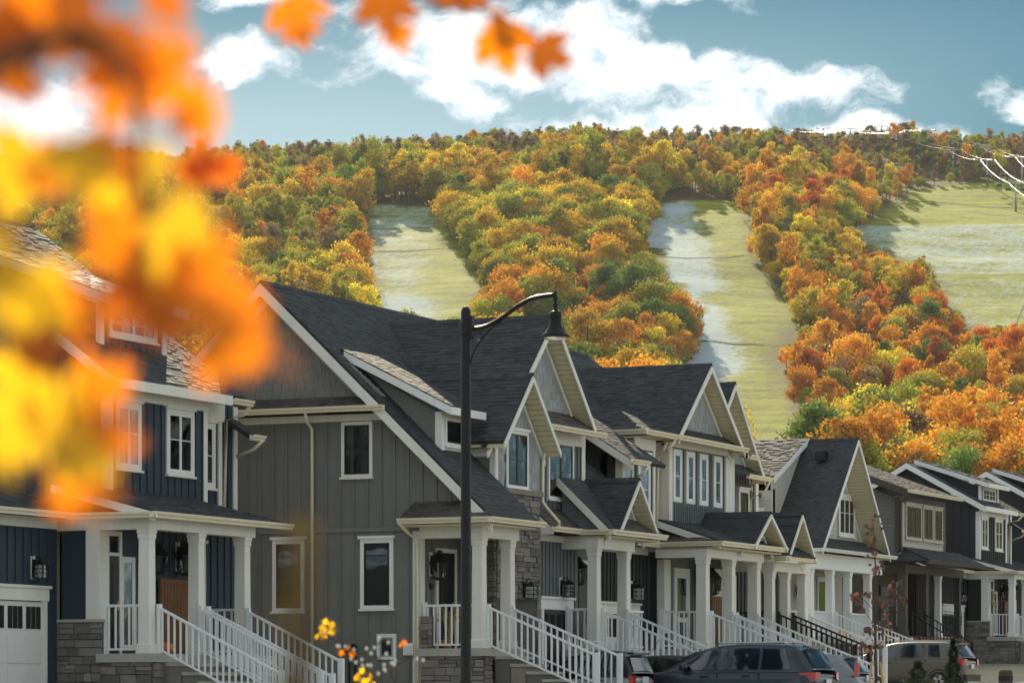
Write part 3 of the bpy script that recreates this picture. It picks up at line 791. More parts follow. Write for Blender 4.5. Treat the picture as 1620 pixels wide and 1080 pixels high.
# ------------------------------------------------------------------ houses
def house_a(label, off, siding, trim, door_mat, gate=True, pitch=.74, rx=-44.0, xd=-39.5, zd=(9.1, 10.2), dp=.36):
    p = thing('house', label, 'house', (-40, 62, 1.0), 'houses along the street')
    zg, fl = .4, 2.48
    # garage wing
    batten_wall(p, 'x', [(54, zg), (61.1, zg), (61.1, 5.3), (54, 5.3)], -38.7, siding, holes=[(57.3, 60.85, 0, 3.95)])
    wall(p, 'y', [(-49.5, zg), (-38.71, zg), (-38.71, 5.4), (-49.5, 5.4)], 54.0, siding)
    garage_door(p, -38.7, 57.75, 60.5, .9, 3.55, 'door_white', trim)
    lantern(p, 'x', -38.7, 60.15, 4.2, 1.15, flat=True)
    board('frieze_board', p, (-38.67, 54, 5.2), (-38.67, 61.05, 5.2), .22, .05, (1, 0, 0), trim)
    roof(p, [(-38.3, 53.8, 5.4), (-38.3, 61.6, 5.4), (-44.5, 63.1, 7.35), (-44.5, 53.8, 7.35)])
    gutter(p, (-38.3, 53.8, 5.42), (-38.3, 60.85, 5.42), (1, 0, 0))
    # entry: side wall over stone, front wall with door
    wall(p, 'y', [(-38.69, 3.2), (-37.71, 3.2), (-37.71, 5.3), (-38.69, 5.3)], 61.2, siding)
    board('corner_board', p, (-38.66, 61.18, 3.22), (-38.66, 61.18, 5.1), .06, .05, (1, 0, 0), trim)
    stones(p, 'y', 61.16, -38.72, -37.62, .7, 3.14)
    box('stone_ledge', p, -38.74, -37.58, 61.04, 61.2, 3.14, 3.2, 'concrete')
    batten_wall(p, 'x', [(61.22, fl), (67.3, fl), (67.3, 5.3), (61.22, 5.3)], -37.7, siding, holes=[(61.3, 62.7, 0, 9), (63.3, 64.9, 0, 4.2)])
    box('corner_post', p, -37.98, -37.64, 61.08, 61.36, 3.2, 5.1, trim)
    door(p, 'x', -37.7, 61.48, 61.9, fl, fl + 2.06, door_mat, trim, transom=.42)
    window(p, 'x', -37.7, 61.98, 62.55, fl + .1, fl + 2.06, trim, .07, 'white_trim', 1, (), 0, 'full', False, False)
    if gate:
        g = MB(); g.box(-37.66, -37.62, 63.5, 64.8, fl, 4.1); g = g.build('wood_screen', 'wood_door', p)
        for i in range(9): box('plank', g, -37.62, -37.6, 63.53 + i * .138, 63.65 + i * .138, fl + .06, 4.02, 'wood_door')
        box('screen_rail', g, -37.62, -37.585, 63.48, 64.82, 4.03, 4.12, 'wood_door')
    lantern(p, 'x', -37.7, 64.36, 4.55, 1.5); lantern(p, 'x', -37.7, 63.2, 4.5, 1.3)
    window(p, 'x', -37.7, 64.95, 65.55, 3.4, 4.95, trim, .09, 'white_trim', 1, (.5,), 0, None)
    # porch
    box('porch_floor', p, -37.7, -36.3, 61.02, 66.3, 2.3, fl, 'concrete')
    stones(p, 'y', 61.14, -37.62, -36.42, .7, 2.3); stones(p, 'x', -36.4, 61.15, 61.5, .7, 2.3, ww=(.15, .3))
    for y in (61.25, 63.3, 65.3): column(p, -36.6, y, fl, 5.06, .27, trim)
    box('beam', p, -36.76, -36.44, 61.08, 65.6, 5.06, 5.3, trim); box('beam', p, -38.7, -36.765, 61.1, 61.38, 5.06, 5.3, trim)
    box('porch_ceiling', p, -37.7, -36.77, 61.4, 65.6, 5.2, 5.26, 'soffit')
    railing(p, (-37.6, 61.25, fl), (-36.78, 61.25, fl), post0=True)
    x1, s = steps(p, -36.3, 61.5, 65.1, fl, .95, .38)
    stair_rail(p, -36.4, 61.42, fl, s * .95, 2.9); stair_rail(p, -36.4, 63.14, fl, s * .95, 2.9); stair_rail(p, -36.4, 63.46, fl, s * .95, 3.0); stair_rail(p, -36.4, 65.2, fl, s * .95, 2.3)
    railing(p, (-36.6, 63.14, fl), (-36.6, 63.46, fl)); railing(p, (-37.5, 65.3, fl), (-36.78, 65.3, fl))
    roof(p, [(-36.2, 60.9, 5.4), (-36.2, 66.7, 5.4), (-38.75, 66.7, 6.05), (-38.75, 60.9, 6.05)])
    board('rake_board', p, (-36.2, 60.88, 5.3), (-38.7, 60.88, 5.94), .17, .05, (0, 1, 0), trim)
    wall(p, 'y', [(-38.6, 5.3), (-36.4, 5.3), (-38.6, 5.88)], 61.15, 'deck_dark', .1)
    gutter(p, (-36.22, 60.72, 5.4), (-36.22, 66.75, 5.4), (1, 0, 0)); gutter(p, (-38.25, 60.85, 5.4), (-36.1, 60.85, 5.4), (0, -1, 0))
    # upper storey
    batten_wall(p, 'x', [(63.16, 5.7), (67.35, 5.7), (67.35, 8.3), (63.16, 8.3)], -38.7, siding, holes=[(63.4, 64.5, 6.5, 7.98), (65.55, 66.8, 6.5, 7.98)])
    window(p, 'x', -38.7, 63.42, 64.48, 6.52, 7.98, trim, .1, 'white_trim', 2, (.55,)); window(p, 'x', -38.7, 65.57, 66.78, 6.52, 7.98, trim, .1, 'white_trim', 2, (.55,))
    corner(p, -38.7, 63.15, 5.75, 8.2, .16, trim); box('corner_board', p, -38.85, -38.665, 67.2, 67.38, 5.8, 8.1, trim)
    board('frieze_board', p, (-38.665, 63.12, 8.18), (-38.665, 67.38, 8.18), .3, .06, (1, 0, 0), trim)
    batten_wall(p, 'x', [(67.36, 5.7), (69.35, 5.7), (69.35, 8.3), (67.36, 8.3)], -39.05, siding, holes=[(67.5, 68.4, 6.3, 7.9)])
    window(p, 'x', -39.05, 67.52, 68.35, 6.35, 7.85, trim, .1, 'white_trim', 1, (.5,)); box('corner_board', p, -39.2, -39.015, 68.5, 68.66, 5.8, 8.3, trim); box('corner_board', p, -39.2, -39.015, 69.2, 69.38, 5.8, 8.3, trim)
    board('frieze_board', p, (-39.015, 67.36, 8.1), (-39.015, 68.73, 8.1), .4, .06, (1, 0, 0), trim)
    zm = lambda x: 8.42 + pitch * (-38.3 - x); zr = zm(rx); bx_ = 2 * rx + 38.3
    batten_wall(p, 'y', [(bx_ + .4, 5.4), (-38.71, 5.4), (-38.71, 8.2), (rx, zr - .3), (bx_ + .4, 8.2)], 63.15, siding, step=.4)
    roof(p, [(-38.3, 62.75, 8.42), (-38.3, 68.5, 8.42), (rx, 68.5, zr), (rx, 62.75, zr)])
    roof(p, [(bx_, 68.5, 8.42), (bx_, 62.75, 8.42), (rx, 62.75, zr), (rx, 68.5, zr)])
    ridge_cap(p, (rx, 62.75, zr), (rx, 68.5, zr))
    board('rake_board', p, (-38.28, 62.73, 8.26), (rx, 62.73, zr - .16), .26, .05, (0, 1, 0), trim); board('rake_board', p, (bx_, 62.73, 8.26), (rx, 62.73, zr - .16), .26, .05, (0, 1, 0), trim)
    board('fascia', p, (-38.27, 62.76, 8.3), (-38.27, 67.8, 8.3), .22, .05, (1, 0, 0), trim)
    gutter(p, (-38.32, 67.82, 8.36), (-38.32, 68.75, 8.36), (1, 0, 0)); downspout(p, [(-38.3, 68.7, 8.25), (-38.5, 68.72, 8.05), (-38.95, 68.72, 7.95), (-39.0, 68.72, 5.9)])
    # far lower eave
    roof(p, [(-38.35, 68.75, 7.6), (-38.35, 69.3, 7.6), (-40.5, 69.3, 8.9), (-40.5, 68.75, 8.9)]); gutter(p, (-38.35, 68.75, 7.6), (-38.35, 69.35, 7.6), (1, 0, 0)); downspout(p, [(-38.25, 69.2, 7.5), (-38.5, 69.22, 7.3), (-38.95, 69.22, 7.15)])
    # shed dormer
    z0, z1 = zd; ze = z1 + .12; xe = xd + .45; rr = min(rx + .05, xe - (zr - ze) / dp) if dp < pitch else rx; zt = ze + dp * (xe - rx)
    batten_wall(p, 'x', [(64.2, z0), (66.75, z0), (66.75, z1), (64.2, z1)], xd, siding, holes=[(64.4, 66.5, z0 + .3, z1 + .1)])
    window(p, 'x', xd, 64.45, 66.5, z1 - .68, z1 - .04, trim, .09, 'white_trim', 2, (.5,), 1, None, False)
    for y in (64.13, 66.82): box('corner_board', p, xd - .06, xd + .04, y - .1, y + .1, z0 + .05, z1, trim)
    wall(p, 'y', [(xd - .02, z0 + .05), (xd - .02, z1 - .05), (rx + .4, zt - .3), (rx + .4, zt - .5)], 64.12, siding, .1)
    roof(p, [(xe, 63.85, ze), (xe, 67.1, ze), (rx, 67.1, zt), (rx, 63.85, zt)])
    board('rake_board', p, (xe + .02, 63.83, ze - .12), (rx, 63.83, zt - .12), .2, .05, (0, 1, 0), trim); board('fascia', p, (xe + .03, 63.86, ze - .12), (xe + .03, 67.12, ze - .12), .2, .05, (1, 0, 0), trim)
    board('frieze_board', p, (xd + .03, 64.05, z1), (xd + .03, 66.9, z1), .1, .05, (1, 0, 0), trim)
    p.location = Vector(p.location) + Vector(off)
    return p
house_a('navy board-and-batten house with cream trim and white garage door, nearest the camera behind leaves', (0, 0, 0), 'siding_navy', 'trim', 'door_black')

def zM(x): return 11.42 - .944 * (x + 39.3)
# ---- end townhouse of the row: taupe gable end
p = thing('townhouse', 'taupe end townhouse with tall shake gable and long roof sweeping down over its porch', 'house', (-37, 72, 1.1), 'houses along the street')
UW = [(-36.95 - .42, -36.53, 6.72, 8.05)]
batten_wall(p, 'y', [(-46.5, .5), (-35.28, .5), (-35.28, 5.44), (-46.5, 5.44)], 71.4, 'siding_taupe', holes=[(-36.88, -35.95, 3.6, 5.4), (-39.22, -38.3, 3.55, 5.4), (-36.4, -35.85, 2.2, 3.1)], step=.36)
board('band_board', p, (-46.5, 71.38, 5.5), (-33.75, 71.38, 5.5), .11, .05, (0, 1, 0), 'siding_taupe')
batten_wall(p, 'y', [(-46.5, 5.56), (-33.75, 5.56), (-33.75, 5.8), (-36.2, 8.1), (-46.5, 8.1)], 71.4, 'siding_taupe', holes=[(-37.37, -36.5, 6.7, 8.1)], step=.36)
board('frieze_board', p, (-46.5, 71.37, 8.14), (-36.2, 71.37, 8.14), .16, .06, (0, 1, 0))
window(p, 'y', 71.4, -37.34, -36.52, 6.74, 8.04, 'trim', .08, 'door_black', 1, (.52,), 0, 'both', False)
window(p, 'y', 71.4, -36.84, -35.97, 3.64, 5.28, 'white_trim', .1, 'door_black', 1, (.8,), 0, None)
window(p, 'y', 71.4, -39.19, -38.33, 3.6, 5.3, 'white_trim', .1, 'door_black', 1, (.8,), 0, None)
window(p, 'y', 71.4, -36.4, -35.9, 2.45, 3.05, 'white_trim', .08, 'galv', 1, (), 0, None, False, False)
v = MB(); v.box(-35.68, -35.42, 71.3, 71.39, 2.55, 2.83); v = v.build('dryer_vent', 'white_trim', p)
for i in range(3): box('vent_slat', v, -35.65, -35.45, 71.27, 71.3, 2.6 + i * .07, 2.64 + i * .07, 'white_trim')
for i, dx in enumerate((0, .16)):
    m = MB(); m.tube([(-36.95 - dx, 71.33, .8), (-36.95 - dx, 71.33, 2.55), (-36.95 - dx, 71.2, 2.65)], .03, 6); m.lathe([(.001, -.1), (.1, -.09), (.11, .06), (.05, .1), (.001, .1)], (-36.95 - dx, 71.2, 2.72), 10); m.build('gas_meter', 'black_metal', p)
downspout(p, [(-38.08, 70.95, 8.25), (-38.08, 71.05, 8.05), (-38.08, 71.3, 7.9), (-38.08, 71.3, .8)])
roof(p, [(-47, 70.95, 8.36), (-36.1, 70.95, 8.36), (-36.35, 71.4, 8.64), (-47, 71.4, 8.64)], 'shingle_brown'); gutter(p, (-47, 70.95, 8.37), (-35.98, 70.95, 8.37), (0, -1, 0))
shake_wall(p, 'y', [(-42.35, 8.62), (-36.25, 8.62), (-39.3, 11.28)], 71.42, 'shake_taupe', single=True, row=.2, wr=(.12, .26))
roof(p, [(-33.2, 71, zM(-33.2)), (-33.2, 73.62, zM(-33.2)), (-34.42, 73.62, zM(-34.42)), (-34.42, 71, zM(-34.42))])
roof(p, [(-34.42, 71, zM(-34.42)), (-34.42, 73.6, zM(-34.42)), (-36.5, 77, zM(-36.5)), (-39.3, 77, zM(-39.3)), (-39.3, 71, zM(-39.3))])
roof(p, [(-46, 77, 5.1), (-46, 71, 5.1), (-39.3, 71, zM(-39.3)), (-39.3, 77, zM(-39.3))])
ridge_cap(p, (-39.3, 71, zM(-39.3)), (-39.3, 77, zM(-39.3)))
board('rake_board', p, (-39.3, 70.97, zM(-39.3) - .2), (-33.22, 70.97, zM(-33.22) - .2), .27, .05, (0, 1, 0)); board('rake_board', p, (-39.3, 70.97, zM(-39.3) - .2), (-46, 70.97, 4.9), .27, .05, (0, 1, 0))
board('frieze_board', p, (-39.3, 71.36, zM(-39.3) - .42), (-36.3, 71.36, zM(-36.3) - .42), .2, .06, (0, 1, 0)); board('frieze_board', p, (-39.3, 71.36, zM(-39.3) - .42), (-42.3, 71.36, zM(-36.3) - .42), .2, .06, (0, 1, 0))
board('frieze_board', p, (-36.2, 71.37, zM(-36.2) - .36), (-33.8, 71.37, zM(-33.8) - .36), .14, .05, (0, 1, 0))
# shed dormer on the street slope
wall(p, 'y', [(-35.02, 7.36), (-35.02, 8.2), (-37.2, 9.4)], 71.95, 'siding_taupe', .1)
wall(p, 'x', [(71.95, 7.3), (73.2, 7.3), (73.2, 8.25), (71.95, 8.25)], -35.0, 'white_trim', .1)
window(p, 'x', -35.0, 72.1, 73.05, 7.48, 8.15, 'white_trim', .09, 'door_black', 1, (.5,), 0, None, False)
box('corner_board', p, -35.14, -34.96, 71.9, 72.04, 7.35, 8.25, 'white_trim')
roof(p, [(-34.62, 71.65, 8.36), (-34.62, 73.5, 8.36), (-37.5, 73.5, 9.8), (-37.5, 71.65, 9.8)])
board('rake_board', p, (-34.6, 71.63, 8.24), (-37.4, 71.63, 9.64), .18, .05, (0, 1, 0), 'white_trim'); board('fascia', p, (-34.59, 71.62, 8.24), (-34.59, 73.5, 8.24), .18, .05, (1, 0, 0), 'white_trim')
# pent over the porch side, porch
roof(p, [(-35.55, 70.8, 5.7), (-33.2, 70.8, 5.7), (-33.72, 71.4, 6.12), (-35.42, 71.4, 6.12)], 'shingle_brown')
gutter(p, (-35.55, 70.8, 5.7), (-33.1, 70.8, 5.7), (0, -1, 0)); gutter(p, (-33.2, 70.68, 5.7), (-33.2, 73.72, 5.7), (1, 0, 0))
box('porch_soffit', p, -35.5, -33.25, 70.85, 73.5, 5.52, 5.56, 'soffit')
downspout(p, [(-35.5, 70.75, 5.6), (-35.42, 71.0, 5.4), (-35.3, 71.28, 5.2), (-35.3, 71.3, .9)])
corner(p, -35.28, 71.4, .6, 5.5, .18)
batten_wall(p, 'x', [(71.6, 2.7), (73.6, 2.7), (73.6, 5.5), (71.6, 5.5)], -35.28, 'siding_taupe', holes=[(72.1, 73.4, 0, 9)])
door(p, 'x', -35.28, 72.28, 73.18, 2.7, 4.98, 'door_black', 'trim', transom=.0)
lantern(p, 'x', -35.28, 71.93, 4.62, 1.35)
box('house_number', p, -35.245, -35.22, 71.86, 72.02, 4.1, 4.24, 'black_metal')
box('beam', p, -33.94, -33.62, 71.28, 73.32, 5.26, 5.52, 'trim'); box('beam', p, -35.25, -33.945, 71.3, 71.6, 5.26, 5.52, 'trim')
for y in (71.45, 73.02): column(p, -33.78, y, 2.7, 5.27, .27)
box('porch_floor', p, -35.28, -33.5, 71.2, 73.4, 2.52, 2.7, 'concrete')
stones(p, 'y', 71.3, -35.2, -33.6, .8, 2.52); stones(p, 'x', -33.58, 71.31, 71.65, .8, 2.52, ww=(.12, .3))
stones(p, 'y', 71.36, -35.25, -34.95, 2.72, 3.45)
railing(p, (-35.18, 71.45, 2.7), (-33.95, 71.45, 2.7), post0=True)
x1, s = steps(p, -33.5, 71.68, 72.9, 2.7, 1.1, .40)
stair_rail(p, -33.62, 71.62, 2.7, s * .93, 2.75); stair_rail(p, -33.62, 72.96, 2.7, s * .93, 2.75)
# stone bay with garage, steep small gable
stones(p, 'x', -34.4, 73.66, 76.15, .8, 6.45, hole=(73.85, 75.8, 3.82)); stones(p, 'y', 73.64, -35.25, -34.38, 2.72, 5.5)
box('stone_ledge', p, -34.45, -34.28, 73.6, 76.2, 6.45, 6.58, 'stone_grey')
box('garage_door', p, -34.5, -34.47, 73.86, 75.79, .9, 3.8, 'door_black')
lantern(p, 'x', -34.36, 75.15, 4.12, 1.2, block=False, flat=True)
shake_wall(p, 'x', [(73.64, 6.58), (76.2, 6.58), (76.2, 7.7), (73.64, 7.7)], -34.4, 'shake_slate', holes=[(74.2, 75.45, 6.6, 8.0)])
window(p, 'x', -34.38, 74.2, 75.45, 6.6, 7.98, 'white_trim', .08, 'door_black', 2, (.5,))
corner(p, -34.4, 73.62, 6.6, 7.6, .12)
wall(p, 'y', [(-36.6, 6.6), (-34.42, 6.6), (-34.42, 7.5), (-36.6, 7.5)], 73.63, 'siding_taupe', .1)
board('frieze_board', p, (-36.6, 73.6, 7.4), (-34.45, 73.6, 7.4), .2, .05, (0, 1, 0))
gutter(p, (-36.6, 73.32, 7.62), (-34.0, 73.32, 7.62), (0, -1, 0))
front_gable(p, -34.4, -33.95, (73.15, 7.62), (74.8, 9.34), (76.45, 7.62), -35.4, -37.0, -35.4, wall_base=7.5, fw=.15)
downspout(p, [(-34.3, 76.3, 7.55), (-34.33, 76.26, 7.3), (-34.34, 76.26, 6.35), (-34.2, 76.3, 6.15), (-33.98, 76.45, 5.85), (-33.98, 76.45, 5.7)])

# ---- second townhouse
p = thing('townhouse', 'slate grey townhouse with the highest front gable and small gabled porch, behind the lamp head', 'house', (-37, 79, 1.15), 'houses along the street')
roof(p, [(-36.8, 77, zM(-36.8)), (-36.8, 81.4, zM(-36.8)), (-39.3, 81.4, zM(-39.3)), (-39.3, 77, zM(-39.3))]); roof(p, [(-46, 81.4, 5.1), (-46, 77, 5.1), (-39.3, 77, zM(-39.3)), (-39.3, 81.4, zM(-39.3))])
front_gable(p, -34.7, -34.25, (73.7, 7.98), (76.8, 10.96), (79.3, 8.40), -39.2, -39.3, -38.6, wall_base=8.55, near_eave=(73.3, 7.62), fw=.18)
roof(p, [(-34.18, 75.9, 8.24), (-34.18, 79.65, 8.24), (-34.76, 79.4, 8.72), (-34.76, 75.9, 8.72)], 'shingle_brown'); gutter(p, (-34.2, 76.2, 8.25), (-34.2, 79.72, 8.25), (1, 0, 0))
batten_wall(p, 'x', [(76.22, 6.0), (79.6, 6.0), (79.6, 8.2), (76.22, 8.2)], -34.7, 'siding_slate', holes=[(77.33, 78.95, 6.45, 8.05)], step=.22)
board('frieze_board', p, (-34.67, 76.2, 8.05), (-34.67, 79.6, 8.05), .3, .05, (1, 0, 0)); box('corner_board', p, -34.8, -34.66, 79.4, 79.62, 6.1, 7.9, 'trim')
window(p, 'x', -34.7, 77.35, 78.92, 6.5, 7.96, 'white_trim', .08, 'door_black', 2, (.5,), 0, 'both', False)
wall(p, 'y', [(-37.5, 5.9), (-34.72, 5.9), (-34.72, 8.2), (-37.5, 8.2)], 79.62, 'siding_slate', .1)
roof(p, [(-34.05, 76.2, 5.74), (-34.05, 78.6, 5.74), (-34.75, 78.6, 6.3), (-34.75, 76.2, 6.3)], 'shingle_brown'); gutter(p, (-34.05, 76.15, 5.74), (-34.05, 78.0, 5.74), (1, 0, 0))
wall(p, 'y', [(-34.7, 5.55), (-34.02, 5.55), (-34.02, 5.68), (-34.7, 6.25)], 76.18, 'trim', .04)
batten_wall(p, 'x', [(76.25, .8), (79.0, .8), (79.0, 5.5), (76.25, 5.5)], -34.6, 'siding_slate', holes=[(76.5, 78.75, 0, 4.05)], step=.22)
board('frieze_board', p, (-34.57, 76.25, 5.5), (-34.57, 78.1, 5.5), .16, .05, (1, 0, 0))
garage_door(p, -34.6, 76.8, 78.4, .9, 3.72, 'door_black', 'white_trim'); lantern(p, 'x', -34.6, 77.9, 4.25, 1.2, flat=True)
box('stone_pier', p, -34.62, -34.3, 78.62, 79.0, .8, 3.4, 'stone_grey')
roof(p, [(-33.22, 77.9, 5.68), (-33.22, 81.5, 5.68), (-35.3, 81.5, 7.66), (-35.3, 77.9, 7.66)])
board('rake_board', p, (-33.22, 77.88, 5.56), (-34.75, 77.88, 7.02), .22, .05, (0, 1, 0)); wall(p, 'y', [(-34.6, 5.6), (-33.4, 5.6), (-34.6, 6.75)], 78.02, 'siding_slate', .1)
gutter(p, (-34.05, 77.88, 5.72), (-33.1, 77.88, 5.72), (0, -1, 0)); gutter(p, (-33.22, 77.76, 5.72), (-33.22, 81.4, 5.72), (1, 0, 0))
front_gable(p, -33.62, -33.18, (78.35, 5.74), (79.62, 7.08), (80.9, 5.74), -33.7, -35.0, -33.7, wall_base=5.95, fw=.13)
roof(p, [(-33.15, 78.4, 5.74), (-33.15, 80.8, 5.74), (-33.65, 80.6, 6.1), (-33.65, 78.6, 6.1)], 'shingle_brown')
box('porch_soffit', p, -35.3, -33.3, 78.0, 81.3, 5.54, 5.58, 'soffit')
box('beam', p, -33.96, -33.6, 77.98, 80.35, 5.26, 5.535, 'trim'); box('beam', p, -34.6, -33.965, 78.0, 78.3, 5.26, 5.535, 'trim')
for y in (78.15, 80.06): column(p, -33.78, y, 2.76, 5.27, .27)
batten_wall(p, 'x', [(79.0, 2.76), (82.0, 2.76), (82.0, 5.5), (79.0, 5.5)], -35.3, 'siding_slate', holes=[(80.3, 81.6, 0, 9)], step=.22)
door(p, 'x', -35.3, 80.45, 81.4, 2.76, 5.0, 'door_black', 'trim'); lantern(p, 'x', -35.3, 80.1, 4.75, 1.4)
box('porch_floor', p, -35.3, -33.5, 77.95, 81.4, 2.58, 2.76, 'concrete'); stones(p, 'y', 78.0, -34.6, -33.6, .8, 2.58)
railing(p, (-34.5, 78.15, 2.76), (-33.95, 78.15, 2.76), post0=True); railing(p, (-33.78, 80.2, 2.76), (-33.78, 81.3, 2.76))
x1, s = steps(p, -33.5, 78.35, 79.9, 2.76, 1.15, .40)
stair_rail(p, -33.62, 78.36, 2.76, s * .93, 2.75); stair_rail(p, -33.62, 79.92, 2.76, s * .93, 2.75)

# ---- third townhouse
p = thing('townhouse', 'grey townhouse with a row of four narrow upper windows and three porch columns', 'house', (-37, 86, 1.25), 'houses along the street')
roof(p, [(-36.8, 81.4, zM(-36.8)), (-36.8, 92.6, zM(-36.8)), (-39.3, 90.4, zM(-39.3)), (-39.3, 81.4, zM(-39.3))]); roof(p, [(-46, 92, 5.1), (-46, 81.4, 5.1), (-39.3, 81.4, zM(-39.3)), (-39.3, 90.4, zM(-39.3))])
ridge_cap(p, (-39.3, 77, zM(-39.3)), (-39.3, 90.4, zM(-39.3)))
roof(p, [(-33.98, 81.1, 7.66), (-33.98, 83.4, 7.66), (-37.5, 83.4, 9.9), (-37.5, 81.1, 9.9)]); board('rake_board', p, (-33.98, 81.08, 7.54), (-37.3, 81.08, 9.65), .2, .05, (0, 1, 0)); gutter(p, (-33.98, 81.0, 7.68), (-33.98, 82.1, 7.68), (1, 0, 0))
board('fascia', p, (-35.6, 81.05, 8.42), (-34.95, 81.05, 8.42), .1, .2, (0, 1, 0), 'white_trim')
wall(p, 'y', [(-37.2, 5.7), (-34.5, 5.7), (-34.5, 7.7), (-35.2, 8.15), (-37.2, 9.4)], 81.6, 'siding_charcoal', .1); box('corner_board', p, -34.65, -34.45, 81.55, 81.7, 5.8, 7.8, 'trim')
downspout(p, [(-33.9, 81.95, 7.55), (-34.0, 81.9, 7.35), (-34.5, 81.7, 7.15), (-34.5, 81.7, 6.2)])
batten_wall(p, 'x', [(81.6, 5.6), (83.7, 5.6), (83.7, 7.9), (81.6, 7.9)], -34.9, 'siding_slate', holes=[(82.3, 83.3, 6.4, 7.7)]); window(p, 'x', -34.9, 82.3, 83.3, 6.4, 7.7, 'white_trim', .09, 'white_trim', 1, (.5,))
# hipped bay
batten_wall(p, 'x', [(83.72, 5.6), (85.1, 5.6), (85.1, 8.45), (83.72, 8.45)], -35.05, 'siding_slate', holes=[(83.95, 84.85, 5, 9)], step=.16); window(p, 'x', -35.05, 83.98, 84.82, 6.2, 8.05, 'white_trim', .09, 'white_trim', 1, (.5,))
wall(p, 'y', [(-37.2, 5.6), (-35.06, 5.6), (-35.06, 8.4), (-37.2, 8.4)], 83.72, 'trim', .1); wall(p, 'y', [(-36.3, 7.9), (-35.5, 7.9), (-35.5, 8.25), (-36.3, 8.25)], 83.7, 'siding_charcoal', .01)
board('frieze_board', p, (-35.02, 83.7, 8.32), (-35.02, 85.15, 8.32), .3, .05, (1, 0, 0)); box('corner_board', p, -35.15, -35.005, 85.0, 85.14, 5.7, 8.2, 'trim')
roof(p, [(-34.62, 83.4, 8.62), (-34.62, 85.75, 8.62), (-35.75, 84.65, 9.24), (-35.75, 84.5, 9.24)]); roof(p, [(-37.2, 83.4, 8.62), (-34.62, 83.4, 8.62), (-35.75, 84.55, 9.24), (-38, 84.55, 9.24)])
gutter(p, (-34.62, 83.3, 8.64), (-34.62, 85.75, 8.64), (1, 0, 0)); gutter(p, (-36.8, 83.4, 8.64), (-34.5, 83.4, 8.64), (0, -1, 0)); ridge_cap(p, (-35.75, 84.57, 9.24), (-38, 84.57, 9.24))
downspout(p, [(-34.55, 85.5, 8.5), (-34.7, 85.45, 8.3), (-35.0, 85.3, 8.0), (-35.02, 85.25, 6.2)]); downspout(p, [(-36.2, 83.35, 8.5), (-36.25, 83.5, 8.3), (-36.3, 83.66, 8.2), (-36.3, 83.66, 6.5)])
# main gable with four windows
front_gable(p, -35.05, -34.6, (85.75, 8.62), (88.22, 10.78), (90.8, 8.58), -40, -40.2, -39, wall_base=8.8, fw=.17)
roof(p, [(-34.55, 86.0, 8.62), (-34.55, 90.75, 8.6), (-35.1, 90.5, 8.95), (-35.1, 86.2, 8.95)]); gutter(p, (-34.58, 85.7, 8.64), (-34.58, 90.85, 8.62), (1, 0, 0)); gutter(p, (-36.5, 85.72, 8.64), (-34.5, 85.72, 8.64), (0, -1, 0))
wins = [(86.46, 87.1), (87.42, 88.06), (88.42, 89.06), (89.5, 90.14)]
batten_wall(p, 'x', [(86.2, 6.2), (90.45, 6.2), (90.45, 8.5), (86.2, 8.5)], -35.05, 'siding_slate', holes=[(a - .03, b + .03, 6.85, 8.4) for a, b in wins], step=.16, off=.1)
for a, b in wins: window(p, 'x', -35.05, a, b, 6.9, 8.34, 'white_trim', .12, 'white_trim', 1, (.5,), 0, 'both', False, False)
board('frieze_board', p, (-35.02, 86.15, 8.5), (-35.02, 90.5, 8.5), .22, .05, (1, 0, 0)); corner(p, -35.05, 86.2, 6.25, 8.4, .2)
wall(p, 'y', [(-36.8, 6.0), (-35.06, 6.0), (-35.06, 8.5), (-36.8, 8.5)], 86.2, 'trim', .1)
box('corner_board', p, -35.2, -35.01, 90.4, 91.1, 6.3, 8.35, 'trim'); window(p, 'x', -35.04, 90.65, 91.05, 6.7, 8.1, 'white_trim', .07, 'white_trim', 1, (.5,), 0, None, False, False)
roof(p, [(-34.5, 90.85, 8.42), (-34.5, 91.4, 8.42), (-36, 91.4, 8.9), (-36, 90.85, 8.9)]); gutter(p, (-34.5, 90.8, 8.44), (-34.5, 91.45, 8.44), (1, 0, 0))
# garage front and porch
batten_wall(p, 'x', [(81.6, .8), (85.9, .8), (85.9, 5.5), (81.6, 5.5)], -35.5, 'siding_charcoal', holes=[(82.2, 85.2, 0, 4.1)], step=.25)
garage_door(p, -35.5, 82.4, 84.9, 1.0, 3.75, 'door_white', 'trim'); lantern(p, 'x', -35.5, 84.6, 4.35, 1.3, flat=True)
roof(p, [(-35.0, 81.4, 5.72), (-35.0, 86.0, 5.72), (-35.55, 86.0, 6.25), (-35.55, 81.4, 6.25)], 'shingle_brown'); gutter(p, (-35.0, 81.6, 5.72), (-35.0, 85.45, 5.72), (1, 0, 0))
board('frieze_board', p, (-35.47, 81.6, 5.5), (-35.47, 85.7, 5.5), .18, .05, (1, 0, 0))
wall(p, 'y', [(-35.49, 3.3), (-35.1, 3.3), (-35.1, 5.5), (-35.49, 5.5)], 85.9, 'siding_charcoal', .1)
batten_wall(p, 'x', [(85.92, 2.85), (91.2, 2.85), (91.2, 5.5), (85.92, 5.5)], -35.1, 'siding_slate', holes=[(86.5, 87.8, 0, 9), (89.2, 90.6, 0, 4.5)], step=.2)
box('corner_post', p, -35.25, -35.03, 85.85, 86.3, 3.3, 5.3, 'trim'); stones(p, 'y', 85.88, -35.6, -35.05, .9, 3.25); stones(p, 'x', -35.0, 85.9, 86.4, .9, 3.25, ww=(.15, .4))
door(p, 'x', -35.1, 86.75, 87.65, 2.85, 5.0, 'door_white', 'trim', glazed=True); lantern(p, 'x', -35.1, 88.35, 4.75, 1.7); lantern(p, 'x', -35.1, 88.9, 4.75, 1.5)
